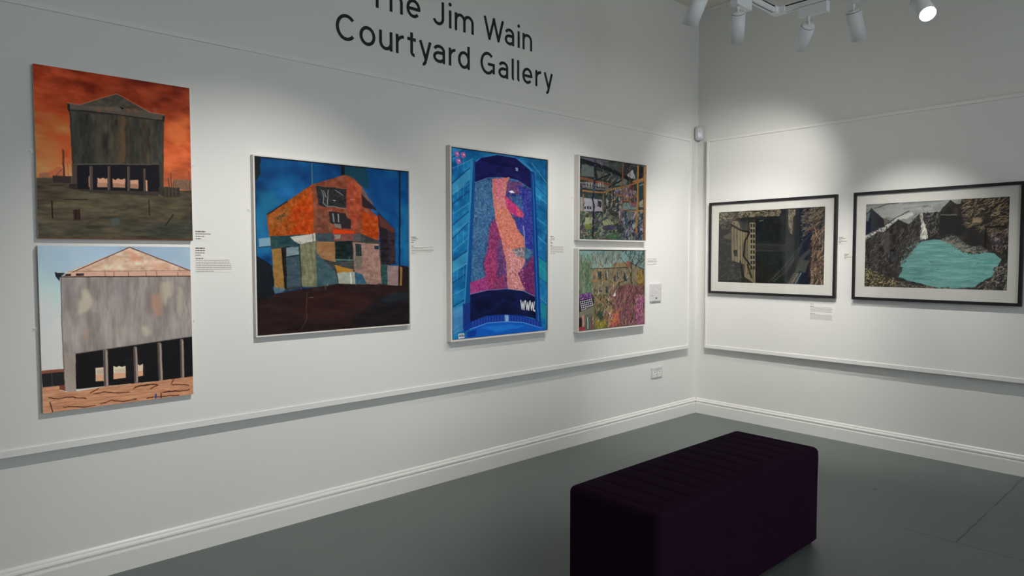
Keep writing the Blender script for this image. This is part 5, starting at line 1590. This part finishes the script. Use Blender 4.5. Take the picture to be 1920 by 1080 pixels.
# ------------------------------------------------------------------ upholstered bench
def bench():
    x0, x1, y0, y1, z0, z1 = -3.128, -1.878, -1.872, -1.442, 0.026, 0.452
    r = empty('upholstered_bench', ((x0 + x1) / 2, (y0 + y1) / 2, 0), 'dark purple upholstered box bench standing on the grey floor', 'bench')
    cx, cy = (x0 + x1) / 2, (y0 + y1) / 2
    hx, hy, rad = (x1 - x0) / 2, (y1 - y0) / 2, 0.026
    # body: rounded box shell, top quilted into cross channels
    t = bmesh.new()
    NX, NY = 320, 40
    n_ch = 12
    def top_h(x, y):
        u = (x - (x0 + 0.05)) / (x1 - x0 - 0.10) * n_ch
        ex = min(x - x0, x1 - x); ey = min(y - y0, y1 - y)
        h = 0.0
        if 0 < u < n_ch:
            f = abs(u - round(u))
            seam = math.exp(-(f / 0.05) ** 2)
            fade = min(1, max(0, (ey - 0.028) / 0.05))
            h -= 0.0034 * seam * fade
            h += 0.0012 * math.sin(math.pi * (u % 1)) * fade
            h -= 0.0004 * seam * (1 - fade)
        h += 0.006 * (1 - ((x - cx) / hx) ** 2) * (1 - ((y - cy) / hy) ** 2)
        e = min(ex, ey)
        if e < rad:
            k = (rad - e) / rad
            h -= rad * (1 - math.sqrt(max(0, 1 - k * k))) * 0.95
        return h
    def ax(lo, hi, n):
        v = [lo + (hi - lo) * i / n for i in range(n + 1)]
        extra = [rad * (1 - math.cos(math.radians(a))) for a in (0, 12, 25, 38, 50, 62, 75, 90)]
        v = [q for q in v if lo + rad < q < hi - rad] + [lo + e for e in extra] + [hi - e for e in extra]
        return sorted(set(round(q, 5) for q in v))
    XS, YS = ax(x0, x1, NX), ax(y0, y1, NY)
    def rc(x, y):
        """pull plan corners in to a radius"""
        rr_ = 0.030
        qx = max(abs(x - cx) - (hx - rr_), 0); qy = max(abs(y - cy) - (hy - rr_), 0)
        if qx > 0 and qy > 0:
            L = math.hypot(qx, qy); mxl = max(qx, qy)
            k = mxl / L
            x = cx + math.copysign(hx - rr_ + qx * k, x - cx); y = cy + math.copysign(hy - rr_ + qy * k, y - cy)
        return x, y
    grid = []
    for x in XS:
        row = []
        for y in YS:
            h = top_h(x, y); a, b = rc(x, y)
            row.append(t.verts.new((a, b, z1 + h)))
        grid.append(row)
    for i in range(len(XS) - 1):
        for j in range(len(YS) - 1):
            f = t.faces.new((grid[i][j], grid[i + 1][j], grid[i + 1][j + 1], grid[i][j + 1])); f.smooth = True
    # skirt: follow the rim downwards
    rim = [grid[i][0] for i in range(len(XS))] + [grid[-1][j] for j in range(1, len(YS))] + [grid[i][-1] for i in range(len(XS) - 2, -1, -1)] + [grid[0][j] for j in range(len(YS) - 2, 0, -1)]
    prev = rim
    for zz in (0.40, 0.36, 0.28, 0.18, 0.08, 0.03, z0):
        cur = []
        for v in rim:
            wv = 0.0012 * math.sin(v.co.x * 23 + zz * 9) + 0.0010 * math.sin(v.co.y * 31 + zz * 13)
            dx = wv if abs(abs(v.co.x - cx) - hx) < 0.004 else 0
            dy = wv if abs(abs(v.co.y - cy) - hy) < 0.004 else 0
            cur.append(t.verts.new((v.co.x + dx, v.co.y + dy, zz)))
        for i in range(len(rim)):
            j = (i + 1) % len(rim)
            f = t.faces.new((prev[i], prev[j], cur[j], cur[i])); f.smooth = True
        prev = cur
    t.faces.new(prev)
    mb = MB(); mb.add(t); mb.build('upholstered_body', M_FABRIC, r)
    # stitched seam piping round the top edge and up the corners
    pts = []
    for xx in (x0 + 0.035, x1 - 0.035):
        for yy in (y0 + 0.04, y1 - 0.04):
            MB().lathe([(0.018, 0), (0.021, 0.004), (0.021, 0.018), (0.026, 0.0265)], Matrix.Translation((xx, yy, 0)), 20).build('foot', M_DARKPL, r)
bench()

# ------------------------------------------------------------------ lighting track and spotlights
ZTR = 2.76            # underside of the track
TX, TY = -1.141, -1.253   # centre lines of the two arms
TW = 0.035
TY2 = -1.85           # a second, straight rail further into the room
def track(TY, straight=False):
    r = empty('lighting_track', (TX, TY, H), 'straight white lighting track further from the left wall' if straight else 'white L-shaped lighting track hung below the ceiling', 'lighting track')
    def arm(axis, a, b):
        mb = MB()
        hw = TW / 2; lip = 0.005
        if axis == 'x':
            mb.box(a, b, TY - hw, TY - lip, ZTR, ZTR + 0.033); mb.box(a, b, TY + lip, TY + hw, ZTR, ZTR + 0.033); mb.box(a, b, TY - hw, TY + hw, ZTR + 0.026, ZTR + 0.034)
        else:
            mb.box(TX - hw, TX - lip, a, b, ZTR, ZTR + 0.033); mb.box(TX + lip, TX + hw, a, b, ZTR, ZTR + 0.033); mb.box(TX - hw, TX + hw, a, b, ZTR + 0.026, ZTR + 0.034)
        o = mb.build('track_rail', M_LAMP, r)
        s = MB()
        if axis == 'x': s.box(a + 0.01, b - 0.01, TY - lip + 0.0005, TY + lip - 0.0005, ZTR + 0.004, ZTR + 0.022)
        else: s.box(TX - lip + 0.0005, TX + lip - 0.0005, a + 0.01, b - 0.01, ZTR + 0.004, ZTR + 0.022)
        s.build('contact_slot', M_BLACKSLOT, o)
    if straight:
        arm('x', -6.2, -1.9)
        for x in (-2.1, -4.2, -6.0):
            MB().lathe([(0.0025, 0), (0.0025, H - ZTR - 0.034)], Matrix.Translation((x, TY, ZTR + 0.034)), 8).build('suspension_rod', M_LAMP, r)
        return
    arm('x', -6.2, TX - 0.05)
    arm('y', -4.2, TY - 0.05)
    MB().box(TX - 0.055, TX + 0.024, TY - 0.024, TY + 0.022, ZTR - 0.004, ZTR + 0.036, 0.003, 2).box(TX - 0.024, TX + 0.024, TY - 0.060, TY - 0.02, ZTR - 0.004, ZTR + 0.036, 0.003, 2).build('corner_connector', M_LAMP, r)
    for x in (-2.4, -4.4, -6.0):
        MB().lathe([(0.0025, 0), (0.0025, H - ZTR - 0.034)], Matrix.Translation((x, TY, ZTR + 0.034)), 8).build('suspension_rod', M_LAMP, r)
    for y in (-2.2, -4.0):
        MB().lathe([(0.0025, 0), (0.0025, H - ZTR - 0.034)], Matrix.Translation((TX, y, ZTR + 0.034)), 8).build('suspension_rod', M_LAMP, r)
track(TY)
track(TY2, True)

WARM = (1.0, 0.955, 0.895)
def spotlight(px_, py_, axis, pivot, aim, label, energy, cone, blend=0.5, L=0.160, rad=0.0395, lit=True, col=WARM, flip=1):
    """adapter box on the track, stem and tubular head aimed along `aim`"""
    r = empty('track_spotlight', (px_, py_, ZTR), label, 'spotlight', 'spotlights on the lighting track')
    bw, bl, bh = 0.042, 0.160, 0.066
    z1 = ZTR - 0.0008
    if axis == 'x': q = (px_ - bl / 2, px_ + bl / 2, py_ - bw / 2, py_ + bw / 2)
    else: q = (TX - bw / 2, TX + bw / 2, py_ - bl / 2, py_ + bl / 2)
    ab = MB().box(*q, z1 - bh + 0.006, z1, 0.002, 2)
    for sg in (-1, 1):       # cheeks that clip either side of the rail
        c0, c1 = sorted((sg * (TW / 2 + 0.0008), sg * bw / 2))
        if axis == 'x': ab.box(q[0], q[1], py_ + c0, py_ + c1, z1 - 0.004, z1 + 0.016)
        else: ab.box(TX + c0, TX + c1, q[2], q[3], z1 - 0.004, z1 + 0.016)
    ab.build('adapter_box', M_LAMP, r)
    d = Vector(aim).normalized()
    P0 = Vector(pivot)            # centre of the head's back disc
    top = Vector((P0.x, P0.y, z1 - bh + 0.006))
    MB().lathe([(0.010, 0), (0.010, 0.010), (0.006, 0.014), (0.005, max(0.016, top.z - P0.z))], place((0, 0, -1), top), 16).build('swivel_stem', M_LAMP, r)
    Mh = place(d, P0)
    head = MB().lathe([(0.0, 0.0), (rad - 0.006, 0.0), (rad - 0.004, 0.003), (rad - 0.004, 0.006), (rad, 0.0065), (rad, L), (rad - 0.003, L), (rad - 0.005, L - 0.012), (rad - 0.007, L - 0.02)], Mh, 40, cap=False).build('lamp_head', M_LAMP, r)
    MB().lathe([(rad - 0.0045, 0.0028), (rad - 0.0035, 0.0040), (rad - 0.0036, 0.0062)], Mh, 40, cap=False).build('shadow_ring', M_BLACKSLOT, head)
    MB().lathe([(rad - 0.0065, L - 0.019), (rad - 0.0075, L - 0.0185), (0.0, L - 0.0182)], Mh, 40, cap=False).build('lens', M_LENS, head)
    if energy:
        ld = bpy.data.lights.new('spot_light', 'SPOT')
        ld.energy = energy; ld.color = col
        ld.spot_size = math.radians(cone); ld.spot_blend = blend
        ld.shadow_soft_size = 0.022
        lo = bpy.data.objects.new('spot_light', ld); COL.objects.link(lo)
        lo.matrix_world = place(-d, P0 + d * (L + 0.002))
        lo.parent = r; lo.matrix_parent_inverse = Matrix.Translation(-r.location)
    return r
def hung(axis, along, pivot, aim, label, energy=100, cone=60, blend=1.0, **k):
    """a spotlight at `along` on the arm, its head's back disc at `pivot`"""
    if axis == 'x': spotlight(along, k.pop('ty', TY), 'x', pivot, aim, label, energy, cone, blend, **k)
    else: spotlight(TX, along, 'y', pivot, aim, label, energy, cone, blend, **k)
# seen in the photograph
hung('x', -1.87, (-1.931, TY, 2.678), (0.14, 0.552, -0.822), 'track spotlight at the far left of the row, tilted towards the left wall', 48, 82)
hung('x', -1.544, (-1.578, TY, 2.669), (0.532, 0.347, -0.772), 'track spotlight with a straight head, nearest the corner of the track', 135, 72)
hung('y', -1.473, (TX, -1.443, 2.651), (0.60, 0.60, -0.55), 'track spotlight seen from behind, its round back cap showing', 53, 74)
hung('y', -1.775, (TX, -1.687, 2.666), (0.55, 0.02, -0.835), 'track spotlight hanging down beside the glowing one', 82, 58)
hung('y', -2.00, (TX, -2.000, 2.632), (-0.565, -0.464, -0.682), 'glowing track spotlight whose lens faces the camera', 230, 60)
# on the second rail, outside the photograph
for x, t, e in ((-2.6, (-2.3, 0, 0.9), 38), (-3.75, (-3.75, 0, 0.72), 125)):
    p = (x, TY2, ZTR - 0.10)
    hung('x', x, p, Vector(t) - Vector(p), 'track spotlight on the second rail above the %s' % ('blue billboard painting' if x > -3 else 'silo paintings'), e, 70, ty=TY2)
